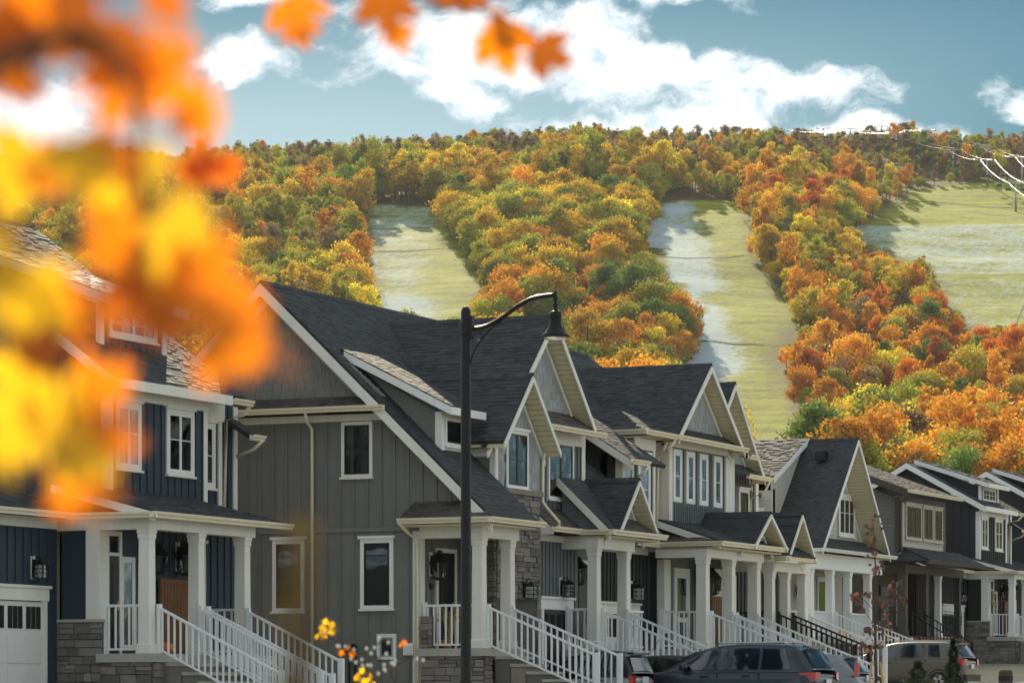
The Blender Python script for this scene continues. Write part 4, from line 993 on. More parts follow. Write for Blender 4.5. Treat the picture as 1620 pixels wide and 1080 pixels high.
g = MB(); g.box(-35.06, -35.02, 89.3, 90.5, 2.85, 4.4); g = g.build('wood_screen', 'wood_door', p)
for i in range(7): box('plank', g, -35.02, -35.0, 89.33 + i * .168, 89.48 + i * .168, 2.9, 4.32, 'wood_door')
window(p, 'x', -35.1, 89.5, 90.3, 4.45, 5.1, 'trim', .08, 'white_trim', 1, (), 0, None)
roof(p, [(-33.2, 85.35, 5.74), (-33.2, 90.5, 5.74), (-35.1, 90.5, 6.38), (-35.1, 85.35, 6.38)])
board('rake_board', p, (-33.2, 85.33, 5.62), (-35.6, 85.33, 6.42), .18, .05, (0, 1, 0)); roof(p, [(-35.2, 85.2, 5.76), (-33.3, 85.2, 5.76), (-34.4, 85.55, 6.0), (-35.2, 85.55, 6.2)], 'shingle_brown')
gutter(p, (-35.05, 85.3, 5.74), (-33.1, 85.3, 5.74), (0, -1, 0)); gutter(p, (-33.2, 85.2, 5.74), (-33.2, 90.3, 5.74), (1, 0, 0))
box('porch_soffit', p, -35.1, -33.3, 85.4, 90.3, 5.56, 5.6, 'soffit'); box('beam', p, -33.96, -33.6, 85.35, 89.7, 5.32, 5.55, 'trim'); box('beam', p, -35.1, -33.965, 85.38, 85.66, 5.32, 5.55, 'trim')
front_gable(p, -33.55, -33.1, (87.65, 5.78), (88.9, 6.68), (90.2, 5.78), -33.8, -35.6, -33.8, siding='shake_slate', wall_base=5.9, fw=.12)
for y in (85.52, 87.45, 89.41): column(p, -33.78, y, 2.86, 5.33, .3)
box('porch_floor', p, -35.1, -33.5, 85.3, 89.8, 2.68, 2.86, 'concrete'); stones(p, 'y', 85.42, -35.1, -33.6, .9, 2.68)
railing(p, (-35.0, 85.52, 2.86), (-33.95, 85.52, 2.86), post0=True); railing(p, (-33.78, 87.3, 2.86), (-33.78, 87.6, 2.86))
x1, s = steps(p, -33.5, 85.8, 89.2, 2.86, 1.2, .42)
for y in (85.7, 87.3, 87.6, 89.25): stair_rail(p, -33.6, y, 2.86, s * .93, 3.4)

# ---- fourth townhouse
p = thing('townhouse', 'far end townhouse of the row with gabled porch and black stair railing', 'house', (-37, 94, 1.4), 'houses along the street')
front_gable(p, -36.45, -36.0, (91.2, 8.1), (93.7, 10.78), (96.2, 8.12), -40.5, -40.7, -39.5, wall_base=8.3, fw=.17)
roof(p, [(-35.9, 91.5, 8.12), (-35.9, 96.3, 8.12), (-36.5, 96.0, 8.5), (-36.5, 91.5, 8.5)]); gutter(p, (-35.92, 94.4, 8.14), (-35.92, 96.4, 8.14), (1, 0, 0))
downspout(p, [(-35.85, 96.2, 8.0), (-36.0, 96.15, 7.7), (-36.4, 96.0, 7.5), (-36.42, 96.0, 6)])
batten_wall(p, 'x', [(91.3, 5.6), (96.6, 5.6), (96.6, 8.2), (91.3, 8.2)], -36.4, 'siding_slate', holes=[(94.9, 95.9, 6.3, 7.8)], step=.22); window(p, 'x', -36.4, 95.0, 95.85, 6.4, 7.75, 'trim', .09, 'door_black', 1, (.5,)); box('corner_board', p, -36.5, -36.36, 96.4, 96.62, 5.7, 8.1, 'trim')
roof(p, [(-33.3, 90.5, 5.52), (-33.3, 93.2, 5.52), (-36.4, 93.2, 6.9), (-36.4, 90.5, 6.9)]); gutter(p, (-33.3, 90.45, 5.54), (-33.3, 93.1, 5.54), (1, 0, 0)); gutter(p, (-34.4, 90.5, 5.54), (-33.2, 90.5, 5.54), (0, -1, 0))
front_gable(p, -33.65, -33.2, (90.6, 5.56), (91.72, 6.8), (92.85, 5.56), -34, -36, -34, wall_base=5.75, fw=.13)
roof(p, [(-33.15, 90.6, 5.56), (-33.15, 92.8, 5.56), (-33.7, 92.6, 5.9), (-33.7, 90.8, 5.9)])
for y in (90.7, 91.95, 93.4): column(p, -33.8, y, 2.95, 5.12, .26)
box('beam', p, -33.98, -33.62, 90.55, 93.6, 5.12, 5.4, 'trim'); box('beam', p, -35.6, -33.99, 90.55, 90.8, 5.12, 5.4, 'trim')
batten_wall(p, 'x', [(91.2, 1), (97, 1), (97, 5.5), (91.2, 5.5)], -35.7, 'siding_charcoal', holes=[(91.8, 93, 0, 9)]); door(p, 'x', -35.7, 91.9, 92.8, 2.95, 5.0, 'door_black', 'trim')
box('porch_floor', p, -35.6, -33.5, 90.5, 93.8, 2.77, 2.95, 'concrete')
x1, s = steps(p, -33.5, 91.0, 93.2, 2.95, 1.3, .42)
for y, c in ((90.9, 'rail_black'), (92.1, 'rail_black'), (93.5, 'rail_white')): stair_rail(p, -33.6, y, 2.95, s * .93, 2.3, c)
railing(p, (-34.9, 90.7, 2.95), (-33.95, 90.7, 2.95), 'rail_black')
wall(p, 'y', [(-46, 1), (-36.41, 1), (-36.41, 8.1), (-46, 8.1)], 96.4, 'siding_slate', .2); box('vent_post', p, -36.2, -36.05, 94.1, 94.25, 6.0, 6.9, 'galv')

# ---- tall gabled house beyond the gap
p = thing('house', 'pale sided house with one steep tall front gable and four slim porch columns', 'house', (-47, 128, 2.3), 'houses along the street')
front_gable(p, -45.2, -44.2, (124.4, 7.28), (128.65, 11.8), (132.6, 7.28), -53, -53, -53, siding='siding_stone', lap=.17, trim='white_trim', wall_base=7.8, fw=.2)
window(p, 'x', -45.16, 129.0, 130.95, 7.98, 9.6, 'white_trim', .13, 'white_trim', 3, (.6,))
roof(p, [(-44.1, 124.5, 7.26), (-44.1, 132.6, 7.26), (-45.25, 132.0, 7.86), (-45.25, 125.1, 7.86)]); gutter(p, (-44.12, 124.2, 7.28), (-44.12, 133.0, 7.28), (1, 0, 0), 'white_trim'); gutter(p, (-50, 124.35, 7.28), (-44.0, 124.35, 7.28), (0, -1, 0), 'white_trim')
box('roof_vent', p, -45.6, -45.2, 127.5, 127.9, 10.9, 11.25, 'black_metal')
roof(p, [(-46.3, 124.75, 10.1), (-53, 124.75, 10.1), (-53, 128.66, 11.86), (-46.3, 128.66, 11.86)], 'shingle'); m = MB(); m.prism([(124.9, 9.95), (128.5, 11.65), (124.9, 7.9)], 'x', -46.5, -46.42); fix_normals(m.build('dormer_cheek', 'siding_stone', p))
board('rake_board', p, (-46.28, 124.7, 9.98), (-46.28, 128.66, 11.75), .2, .05, (1, 0, 0), 'white_trim'); board('corner_board', p, (-46.4, 124.95, 7.8), (-46.4, 124.95, 9.6), .1, .12, (1, 0, 0), 'white_trim')
lap_wall(p, 'y', [(-53, 7.6), (-46.5, 7.6), (-46.5, 9.6), (-53, 9.6)], 124.95, 'siding_stone'); roof(p, [(-53, 124.0, 9.05), (-46.9, 124.0, 9.05), (-46.9, 124.95, 9.5), (-53, 124.95, 9.5)]); gutter(p, (-53, 124.0, 9.07), (-46.8, 124.0, 9.07), (0, -1, 0), 'white_trim')
window(p, 'y', 124.95, -48.6, -47.7, 7.85, 8.85, 'white_trim', .1, 'white_trim', 1, (.5,)); window(p, 'y', 124.95, -47.4, -46.8, 7.85, 8.85, 'white_trim', .1, 'white_trim', 1, (.5,))
lap_wall(p, 'y', [(-53, 2), (-46.2, 2), (-46.2, 7.1), (-53, 7.1)], 124.6, 'siding_stone')
lap_wall(p, 'x', [(124.6, 3.85), (132.4, 3.85), (132.4, 7.0), (124.6, 7.0)], -46.2, 'siding_stone')
window(p, 'x', -46.17, 125.1, 126.1, 4.4, 6.3, 'white_trim', .12, 'white_trim', 1, (.6,)); door(p, 'x', -46.17, 127.3, 128.3, 3.85, 6.0, 'door_black', 'white_trim'); window(p, 'x', -46.17, 129.3, 131.4, 4.5, 6.3, 'white_trim', .12, 'door_black', 2, (.6,), 0, None); lantern(p, 'x', -46.17, 126.8, 5.7, 1.2)
box('beam', p, -44.8, -44.4, 123.7, 132.2, 6.5, 6.8, 'white_trim'); box('beam', p, -44.85, -44.45, 123.75, 132.15, 6.805, 7.12, 'white_trim'); box('beam', p, -46.2, -44.81, 123.75, 124.1, 6.5, 7.1, 'white_trim')
for y in (124.05, 126.4, 128.5, 130.95): column(p, -44.6, y, 3.86, 6.51, .3, 'white_trim')
box('porch_floor', p, -46.2, -44.3, 123.7, 132.2, 3.66, 3.86, 'concrete'); stones(p, 'x', -44.35, 123.8, 132.1, 2.0, 3.66, rr=(.2, .3), ww=(.4, .8)); stones(p, 'y', 123.8, -46.2, -44.4, 2.0, 3.66, rr=(.2, .3), ww=(.4, .8))
railing(p, (-46.1, 124.05, 3.86), (-44.8, 124.05, 3.86), step=.14); railing(p, (-44.6, 124.25, 3.86), (-44.6, 126.2, 3.86), step=.12); railing(p, (-44.6, 128.7, 3.86), (-44.6, 130.8, 3.86), step=.12)
x1, s = steps(p, -44.3, 126.6, 128.3, 3.86, 2.3, .40, 'concrete')
stair_rail(p, -44.4, 126.55, 3.86, s * .93, 2.5); stair_rail(p, -44.4, 128.35, 3.86, s * .93, 2.5)

# ---- brown house
p = thing('house', 'brown trimmed house with low pitched roof and three upper windows over its porch', 'house', (-48, 139, 2.6), 'houses along the street')
lap_wall(p, 'y', [(-52, 7.2), (-45.02, 7.2), (-45.02, 9.8), (-50, 11.9), (-52, 11.9)], 136.2, 'siding_taupe', row=.18)
lap_wall(p, 'x', [(136.2, 7.5), (142.4, 7.5), (142.4, 9.95), (136.2, 9.95)], -45.0, 'siding_stone', row=.18)
box('band_board', p, -45.0, -44.95, 136.3, 142.4, 9.68, 9.98, 'siding_brown'); box('corner_board', p, -45.15, -44.955, 136.1, 136.5, 7.6, 9.9, 'siding_brown'); box('corner_board', p, -45.1, -44.955, 142.2, 142.45, 7.6, 9.9, 'siding_brown')
window(p, 'x', -44.96, 136.9, 139.0, 8.2, 9.66, 'siding_stone', .1, 'siding_brown', 3, (), 0, 'one'); window(p, 'x', -44.96, 139.25, 140.6, 8.2, 9.66, 'siding_stone', .1, 'siding_brown', 2, (), 0, None); window(p, 'x', -44.96, 140.75, 141.95, 8.2, 9.66, 'siding_stone', .1, 'siding_brown', 2, (), 0, None)
roof(p, [(-44.4, 135.6, 10.15), (-44.4, 142.9, 10.15), (-50.5, 142.9, 12.4), (-50.5, 135.6, 12.4)]); roof(p, [(-57, 142.9, 9.8), (-57, 135.6, 9.8), (-50.5, 135.6, 12.4), (-50.5, 142.9, 12.4)])
board('rake_board', p, (-44.4, 135.58, 10.02), (-50.5, 135.58, 12.27), .3, .05, (0, 1, 0), 'siding_brown'); gutter(p, (-44.4, 135.5, 10.16), (-44.4, 143.0, 10.16), (1, 0, 0), 'gutter_cream'); downspout(p, [(-44.4, 136.0, 10.05), (-44.6, 136.05, 9.8), (-44.93, 136.12, 9.7), (-44.93, 136.12, 7.6)], 'siding_brown')
roof(p, [(-43.6, 136.6, 7.2), (-43.6, 144.6, 7.2), (-45.05, 144.6, 7.85), (-45.05, 136.6, 7.85)]); roof(p, [(-45.6, 135.6, 7.2), (-43.6, 135.6, 7.2), (-44.8, 136.7, 7.7), (-45.6, 136.7, 7.7)]); gutter(p, (-43.6, 135.6, 7.22), (-43.6, 144.8, 7.22), (1, 0, 0), 'siding_brown')
box('beam', p, -45.1, -44.72, 136.2, 144.3, 6.75, 7.1, 'siding_brown'); box('beam', p, -46, -45.11, 136.2, 136.45, 6.75, 7.1, 'siding_brown')
for y in (136.4, 139.2, 141.2, 144.0): column(p, -44.9, y, 4.1, 6.76, .34 if y < 140 else .26, 'siding_brown' if y != 141.2 else 'white_trim')
lap_wall(p, 'x', [(136.2, 2.6), (144.5, 2.6), (144.5, 6.9), (136.2, 6.9)], -46.2, 'siding_brown'); door(p, 'x', -46.15, 137.2, 138.2, 4.1, 6.2, 'siding_taupe', 'siding_brown'); window(p, 'x', -46.15, 141.9, 143.2, 4.6, 6.4, 'siding_stone', .12, 'siding_brown', 1, (.75,), 1, None); window(p, 'x', -46.15, 139.2, 140.4, 4.6, 6.4, 'siding_stone', .12, 'siding_brown', 1, (), 0, None)
lap_wall(p, 'y', [(-53, 2.6), (-46.2, 2.6), (-46.2, 7.4), (-53, 7.4)], 136.3, 'siding_brown')
box('porch_floor', p, -46.2, -44.6, 136.2, 144.3, 3.92, 4.1, 'wood_door'); box('porch_skirt', p, -44.85, -44.7, 136.3, 144.2, 2.4, 3.9, 'siding_stone')
railing(p, (-46, 136.4, 4.1), (-45.05, 136.4, 4.1), 'rail_black', step=.14); railing(p, (-44.9, 141.3, 4.1), (-44.9, 143.8, 4.1), 'rail_black', step=.14)
x1, s = steps(p, -44.6, 137.0, 138.7, 4.1, 2.6, .30); stair_rail(p, -44.7, 136.9, 4.1, s * .95, 2.1, 'rail_black'); stair_rail(p, -44.7, 138.8, 4.1, s * .95, 2.1, 'rail_black')

house_a('charcoal house with white dormer and rake boards, above the parked brown car', (-6.85, 86.2, 1.75), 'siding_charcoal', 'white_trim', 'door_black', pitch=.56, rx=-42.0, xd=-38.95, zd=(8.5, 9.42), dp=.33)
house_a('charcoal house cut by the picture edge, farthest along the street', (-6.85, 98.6, 2.1), 'siding_charcoal', 'white_trim', 'door_black', pitch=.56, rx=-42.0, xd=-38.95, zd=(8.5, 9.42), dp=.33)

# ------------------------------------------------------------------ trees
def crown_mesh(name, mat, seed, n, H0, H1, rad, lobes, leaf, cone=False, sparse=0):
    """leaf quads spread over several lobes between heights H0 and H1"""
    r = random.Random(seed); L = []
    for i in range(lobes):
        t = r.random(); z = H0 + (H1 - H0) * (.12 + .76 * t)
        w = rad * (math.sin(math.pi * (.15 + .75 * t)) if not cone else 1.05 - t) ** .8
        a = r.uniform(0, 6.283); d = w * r.uniform(.25, .85)
        s = rad * r.uniform(.18, .40) if not cone else rad * r.uniform(.2, .35)
        L.append((d * math.cos(a), d * math.sin(a), z, s, r.uniform(.8, 1.2), r.gauss(0, .05)))
    vs, fs, tn = [], [], []
    for i in range(n):
        x, y, z, s, b, g = r.choice(L)
        u = r.uniform(-1, 1); a = r.uniform(0, 6.283); q = math.sqrt(1 - u * u); pp_ = r.random(); k = s * (r.uniform(.55, 1.05) if pp_ < .74 else r.uniform(1.0, 1.5) if pp_ < .90 else r.uniform(.2, .6))
        c = Vector((x + k * q * math.cos(a), y + k * q * math.sin(a), z + k * u * .8))
        nrm = Vector((r.gauss(0, 1), r.gauss(0, 1), r.gauss(.3, 1))).normalized(); t1 = nrm.orthogonal().normalized()
        t1 = Matrix.Rotation(r.uniform(0, 6.283), 3, nrm) @ t1; t2 = nrm.cross(t1); s1 = leaf * r.uniform(.6, 1.3); s2 = leaf * r.uniform(.4, .9)
        j = len(vs); vs += [c - t1 * s1, c - t2 * s2, c + t1 * s1, c + t2 * s2]; fs.append((j, j + 1, j + 2, j + 3))
        v = b * r.uniform(.75, 1.25); tn.append((v * (1 + g), v * (1 - g * .6), v * r.uniform(.8, 1.2)))
    me = bpy.data.meshes.new(name); me.from_pydata([tuple(v) for v in vs], [], fs); me.materials.append(MATS[mat]); set_tint(me, tn); me.update()
    return me
def trunk_mesh(seed, H0, H1, r0, rad, limbs=6, mat='bark_far'):
    r = random.Random(seed); m = MB(); top = Vector((r.uniform(-.5, .5), r.uniform(-.5, .5), H0 + (H1 - H0) * .75))
    m.tube([(0, 0, -1.0), (0, 0, H0 * .5), top * .6, top], 0, 6, [r0 * 1.25, r0, r0 * .7, r0 * .15])
    for i in range(limbs):
        z = H0 * .8 + (H1 - H0) * .45 * r.random(); a = r.uniform(0, 6.283); l = rad * r.uniform(.5, .95)
        b = Vector((top.x * z / top.z, top.y * z / top.z, z)); e = b + Vector((l * math.cos(a), l * math.sin(a), l * r.uniform(.5, 1.1)))
        m.tube([b, b.lerp(e, .5) + Vector((0, 0, .25)), e], 0, 4, [r0 * .5, r0 * .3, r0 * .08], cap=False)
    me = bpy.data.meshes.new('trunk'); me.from_pydata(m.v, [], m.f); me.materials.append(MATS[mat]); me.update()
    return me
SHAPES = {  # H0, H1, radius, lobes, leaves, leaf size, trunk radius
    'round': (2.4, 12.5, 5.2, 38, 3000, .30, .28), 'broad': (2.0, 11.5, 6.4, 46, 3600, .31, .32), 'tall': (6.0, 16.5, 4.0, 28, 2000, .30, .24),
    'bush': (.3, 6.5, 3.6, 24, 1500, .26, .14), 'slim': (2.2, 13.5, 3.2, 26, 1700, .28, .18), 'thin': (3.0, 12.0, 4.2, 26, 420, .28, .2)}
CROWN, TRUNK = {}, {}
def get_tree(shape, colour, v):
    k = (shape, colour, v)
    if k not in CROWN:
        H0, H1, rad, lb, n, lf, tr = SHAPES[shape]; sd_ = hash_(shape) * 7 + v
        CROWN[k] = crown_mesh('crown', 'leaf_' + colour, sd_ + hash_(colour), n, H0, H1, rad, lb, lf)
        if (shape, v) not in TRUNK: TRUNK[(shape, v)] = trunk_mesh(sd_, H0, H1, tr, rad, 9 if shape == 'thin' else 6)
    return CROWN[k], TRUNK[(shape, v)]
def hash_(s): return sum((i + 1) * ord(c) for i, c in enumerate(s)) % 997
ROOFLINE = [(0, 395), (230, 480), (300, 560), (330, 540), (415, 445), (600, 497), (885, 490), (915, 560), (970, 580), (1120, 577), (1165, 607), (1195, 695), (1357, 693), (1378, 742), (1440, 732), (1620, 752)]
def wood_of(X, Y):
    a = X / Y
    if Y > 1470: return 'crest'
    if X < -30 - (Y - 1000) * .03: return 'west'
    if X < 60 and Y > 1130: return 'island'
    if X < 62: return 'middle'
    if Y > 1090: return 'upper'
    return 'lower'
COLW = {'crest': [('brown', .36), ('olive', .26), ('gold', .10), ('bare', .14), ('orange', .08), ('green', .06)],
        'west': [('olive', .38), ('gold', .26), ('orange', .12), ('green', .12), ('brown', .08), ('yellow', .04)],
        'island': [('gold', .44), ('olive', .34), ('orange', .07), ('yellow', .12), ('green', .03)],
        'middle': [('green', .28), ('olive', .24), ('gold', .22), ('orange', .22), ('yellow', .04)],
        'upper': [('gold', .3), ('orange', .22), ('olive', .28), ('bare', .06), ('red', .05), ('yellow', .09)],
        'lower': [('orange', .28), ('red', .15), ('yellow', .14), ('olive', .2), ('green', .09), ('brown', .08), ('bare', .06)]}
rt = random.Random(5)
def pick(tab):
    t = rt.random() * sum(w for _, w in tab)
    for k, w in tab:
        t -= w
        if t <= 0: return k
    return tab[-1][0]
LIFT_DIST = [(1235, 1715), (1345, 1650), (1418, 1590), (1508, 1530), (1562, 1480), (1607, 1390), (1665, 1290)]
OPEN = [[(578, 328), (690, 328), (700, 345), (730, 390), (762, 440), (740, 497), (597, 497), (588, 440)],       # sight lines kept free over the mown runs
        [(1020, 365), (1045, 335), (1062, 322), (1188, 320), (1186, 400), (1225, 445), (1275, 505), (1228, 560), (1262, 630), (1270, 680), (1185, 690), (1165, 600), (1060, 580), (1112, 545), (1108, 480), (1060, 440)],
        [(1350, 380), (1450, 300), (1640, 296), (1640, 430), (1560, 520), (1480, 450), (1470, 415), (1390, 395)]]
spots = []
Y = 540.0
while Y < 1790:
    st = 6.3 + (Y - 540) / 1250 * .8
    half = .168 * Y + 26
    X = -half
    while X < half:
        x_, y_ = X + rt.uniform(-.45, .45) * st, Y + rt.uniform(-.45, .45) * st
        X += st
        k = run_at(x_, y_)
        if k and not (seg_dist(RUNS[k], x_, y_) < 2.0): continue
        px = 810 + 5400 * x_ / y_; z = hill_z(x_, y_); py = 1100 - 5400 * (z - CZ) / y_; top = py - 5400 * 14 / y_
        if top > lerp(px, ROOFLINE) + 40: continue
        if y_ < 880 and 1140 < px < 1285: 
            if y_ > 790 or rt.random() < .35: continue
        if rt.random() < .10 or noise.noise(Vector((x_ / 15, y_ / 24, 31))) < -.30: continue      # small gaps between the groves
        wd = wood_of(x_, y_)
        n_ = noise.noise(Vector((x_ / 26, y_ / 40, 9)))             # drifts of one kind
        tab = COLW[wd]; col_ = pick(tab)
        if n_ > .25 and rt.random() < .6: col_ = {'crest': 'brown', 'west': 'olive', 'island': 'gold', 'middle': 'green', 'upper': 'orange', 'lower': 'orange'}[wd]
        if n_ < -.3 and rt.random() < .55: col_ = {'crest': 'olive', 'west': 'gold', 'island': 'olive', 'middle': 'orange', 'upper': 'gold', 'lower': 'yellow'}[wd]
        if col_ == 'bare': sh = 'thin'
        elif wd == 'crest' or y_ > 1385: sh = pick([('tall', .55), ('slim', .2), ('round', .25)])
        elif wd == 'lower': sh = pick([('round', .3), ('bush', .3), ('slim', .2), ('broad', .2)])
        elif wd in ('island', 'middle'): sh = pick([('broad', .5), ('round', .4), ('bush', .1)])
        else: sh = pick([('round', .4), ('broad', .25), ('slim', .15), ('tall', .2)])
        if wd == 'crest': SCL = rt.uniform(.5, .85)
        elif wd in ('island', 'middle', 'west'): SCL = rt.choice((rt.uniform(.6, .9), rt.uniform(.9, 1.4)))
        else: SCL = rt.choice((rt.uniform(.5, .8), rt.uniform(.8, 1.2)))
        if 1235 < px < 1660 and lerp(px, LIFT_DIST) - 110 < y_ < lerp(px, LIFT_DIST) + 12: SCL = rt.uniform(.38, .55)       # kept low under the lift
        SCL *= 1 + .42 * noise.noise(Vector((x_ / 34, y_ / 60, 55)))
        if any(inside(q, px + dx * SCL, py - 5400 * 13 * SCL * f / y_) for q in OPEN for dx in (-11, 0, 11) for f in (.5, .85)):
            SCL *= .55
            if any(inside(q, px + dx * SCL, py - 5400 * 13 * SCL * f / y_) for q in OPEN for dx in (-11, 0, 11) for f in (.5, .85)): continue
        top = py - 5400 * 13 * SCL / y_
        spots.append((y_, x_, z, sh, col_, rt.randrange(3), SCL, rt.uniform(0, 6.283), wd, top, px))
    Y += st * .95
WOODS = {'crest': 'in the wood along the crest of the hill', 'west': 'in the wood beside the narrower frosted ski run', 'island': 'in the domed wood between the two ski runs', 'middle': 'in the wood just above the townhouse roofs', 'upper': 'in the wood below the chairlift', 'lower': 'in the colourful wood at the foot of the hill'}
KINDW = {'round': 'round', 'broad': 'spreading', 'tall': 'tall', 'bush': 'bushy', 'slim': 'slender', 'thin': 'sparse'}
COLWD = {'gold': 'golden', 'orange': 'orange', 'red': 'red', 'yellow': 'yellow', 'olive': 'olive', 'green': 'green', 'brown': 'brown', 'bare': 'bare'}
spots.sort()
single, mass = [], []
for s in spots:
    vis = s[9] + 14 < lerp(s[10], ROOFLINE) and 0 < s[10] < 1620
    (single if vis and len(single) < 290 else mass).append(s)
def put_tree(name, label, group, x, y, z, cm, tm, sc, rz):
    o = bpy.data.objects.new(name, None); COL.objects.link(o); o.location = (x, y, z); o.scale = (sc, sc, sc * rt.uniform(.9, 1.12)); o.rotation_euler.z = rz; tag(o, label, 'tree', group)
    for nm, me in (('trunk', tm), ('crown', cm)):
        c = bpy.data.objects.new(nm, me); COL.objects.link(c); c.parent = o
    return o
MARKS = [(330, 'behind the blurred leaves'), (420, 'above the near taupe rake'), (520, 'above the taupe ridge'), (600, 'beside the narrower run'), (740, 'over the long taupe ridge'), (830, 'over the lamp arm'), (900, 'over the lamp head'), (985, 'just past the lamp head'), (1060, 'over the four-window gable'), (1130, 'beside the wide run'), (1210, 'over the last townhouse gable'), (1290, 'below the wide run'), (1365, 'over the pale gabled house'), (1440, 'over the brown house'), (1530, 'over the charcoal dormer house'), (9999, 'by the picture edge')]
RANKS = [(50, 'at roof level'), (105, 'second rank'), (165, 'third rank'), (235, 'fourth rank'), (9999, 'high on the slope')]
ORD = ['leftmost', 'second from left', 'third from left', 'fourth from left', 'fifth from left', 'sixth', 'seventh', 'eighth from left']
named_trees = {}
for s in single:
    sz = 'large' if s[6] > 1.15 else 'small' if s[6] < .8 else 'medium'
    k = f"{sz} {COLWD[s[4]]} {KINDW[s[3]]} tree {next(w for m_, w in MARKS if s[10] < m_)}, {next(w for m_, w in RANKS if lerp(s[10], ROOFLINE) - s[9] < m_)}"
    named_trees.setdefault(k, []).append(s)
for k, L_ in named_trees.items():
    L_.sort(key=lambda q: q[10])
    for i, (y_, x_, z, sh, c_, v, sc, rz, wd, top, px) in enumerate(L_):
        cm, tm = get_tree(sh, c_, v); wx, wy = to_world(x_, y_)
        put_tree('autumn_tree', k if len(L_) == 1 else f'{k}, {ORD[min(i, 7)]}', f'trees {WOODS[wd]}', wx, wy, z - .2, cm, tm, sc, rz)
# the rest of the forest reads as one mass: points that carry tree instances
kinds = sorted({(s[3], s[4], s[5]) for s in mass}); kid = {k: i for i, k in enumerate(kinds)}
src = bpy.data.collections.new('forest_kinds')
for i, k in enumerate(kinds):
    cm, tm = get_tree(*k)
    bm = bmesh.new(); bm.from_mesh(cm); nf = len(bm.faces); bm.from_mesh(tm); me = bpy.data.meshes.new('forest_kind')
    for f in list(bm.faces)[nf:]: f.material_index = 1
    bm.to_mesh(me); bm.free(); me.materials.append(cm.materials[0]); me.materials.append(tm.materials[0])
    o = bpy.data.objects.new('kind_%03d' % i, me); src.objects.link(o)
pm = bpy.data.meshes.new('forest'); pm.from_pydata([(*to_world(s[1], s[0]), s[2] - .2) for s in mass], [], [])
for nm, ty, vals in (('kid', 'INT', [kid[(s[3], s[4], s[5])] for s in mass]), ('scl', 'FLOAT', [s[6] for s in mass]), ('rot', 'FLOAT', [s[7] for s in mass])):
    pm.attributes.new(nm, ty, 'POINT').data.foreach_set('value', vals)
fo = bpy.data.objects.new('forest', pm); COL.objects.link(fo); tag(fo, 'dense autumn forest covering the hill up to its crest', 'forest', kind='stuff')
ng = bpy.data.node_groups.new('forest_scatter', 'GeometryNodeTree')
ng.interface.new_socket('Geometry', in_out='INPUT', socket_type='NodeSocketGeometry'); ng.interface.new_socket('Geometry', in_out='OUTPUT', socket_type='NodeSocketGeometry')
gi = ng.nodes.new('NodeGroupInput'); go = ng.nodes.new('NodeGroupOutput'); ip = ng.nodes.new('GeometryNodeInstanceOnPoints'); ci = ng.nodes.new('GeometryNodeCollectionInfo')
ci.inputs['Collection'].default_value = src; ci.inputs['Separate Children'].default_value = True; ci.inputs['Reset Children'].default_value = True
def named(nm, ty):
    n = ng.nodes.new('GeometryNodeInputNamedAttribute'); n.data_type = ty; n.inputs['Name'].default_value = nm; return n.outputs['Attribute']
cx = ng.nodes.new('ShaderNodeCombineXYZ'); ng.links.new(named('rot', 'FLOAT'), cx.inputs[2])
ng.links.new(gi.outputs[0], ip.inputs['Points']); ng.links.new(ci.outputs[0], ip.inputs['Instance']); ip.inputs['Pick Instance'].default_value = True
ng.links.new(named('kid', 'INT'), ip.inputs['Instance Index']); ng.links.new(cx.outputs[0], ip.inputs['Rotation']); ng.links.new(named('scl', 'FLOAT'), ip.inputs['Scale'])
ng.links.new(ip.outputs[0], go.inputs[0])
fo.modifiers.new('scatter', 'NODES').node_group = ng

# ------------------------------------------------------------------ chairlift on the upper slope
def at_view(px, py, Y): X = (px - 810) / 5400 * Y; return Vector((*to_world(X, Y), CZ + (1100 - py) / 5400 * Y))
LIFT = [(1255, 241, 1715), (1345, 235, 1650), (1418, 248, 1590), (1508, 259, 1530), (1562, 261, 1480), (1607, 306, 1390), (1665, 372, 1290)]
tops = [at_view(*q) for q in LIFT]
for t in tops: t.z = max(t.z, hill_z(*to_view(t.x, t.y)) + 11.5)
side = Vector((CS, SN, 0))
SECOND = ['tower of the second lift line at the crest', 'tower of the second lift line among crest trees', 'tower of the second lift line behind golden trees', 'tower of the second lift line at the wood edge', 'tower of the second lift line on bright grass', 'tower of the second lift line near the picture edge', 'tower of the second lift line beyond the picture edge']
tops_two = [t + side * 15 + Vector((0, 0, 1.2)) for t in tops]
for li, line_ in enumerate((tops, tops_two)):
  for i, t in enumerate(line_):
      X, Yv = to_view(t.x, t.y); zg = hill_z(X, Yv)
      o = thing('lift_tower', (['chairlift tower at the top end of the cables on the crest', 'chairlift tower among the crest trees', 'chairlift tower half hidden behind golden trees', 'chairlift tower on the bright grass next to the wood', 'tallest looking chairlift tower on the bright upper grass', 'chairlift tower at the picture edge lower on the slope', 'chairlift tower outside the picture edge'][i] if li == 0 else SECOND[i]), 'lift tower', (t.x, t.y, zg), 'chairlift towers')
      m = MB(); m.tube([(t.x, t.y, zg - .5), (t.x, t.y, t.z)], .42, 8, [.5, .36]); m.build('mast', 'galv', o, True)
      m = MB(); m.bar(t - side * 3.4, t + side * 3.4, .4, .4); m.build('crossarm', 'galv', o)
      for s_ in (-3.1, 3.1):
          m = MB(); f = Vector((-SN, CS, 0)); m.bar(t + side * s_ - f * 1.6 + Vector((0, 0, .45)), t + side * s_ + f * 1.6 + Vector((0, 0, .45)), .35, .25); m.build('sheave_train', 'steel', o)
ORDN = ['first', 'second', 'third', 'fourth', 'fifth', 'sixth', 'seventh', 'eighth', 'ninth', 'tenth', 'eleventh', 'twelfth', 'thirteenth', 'fourteenth', 'fifteenth', 'sixteenth', 'seventeenth']
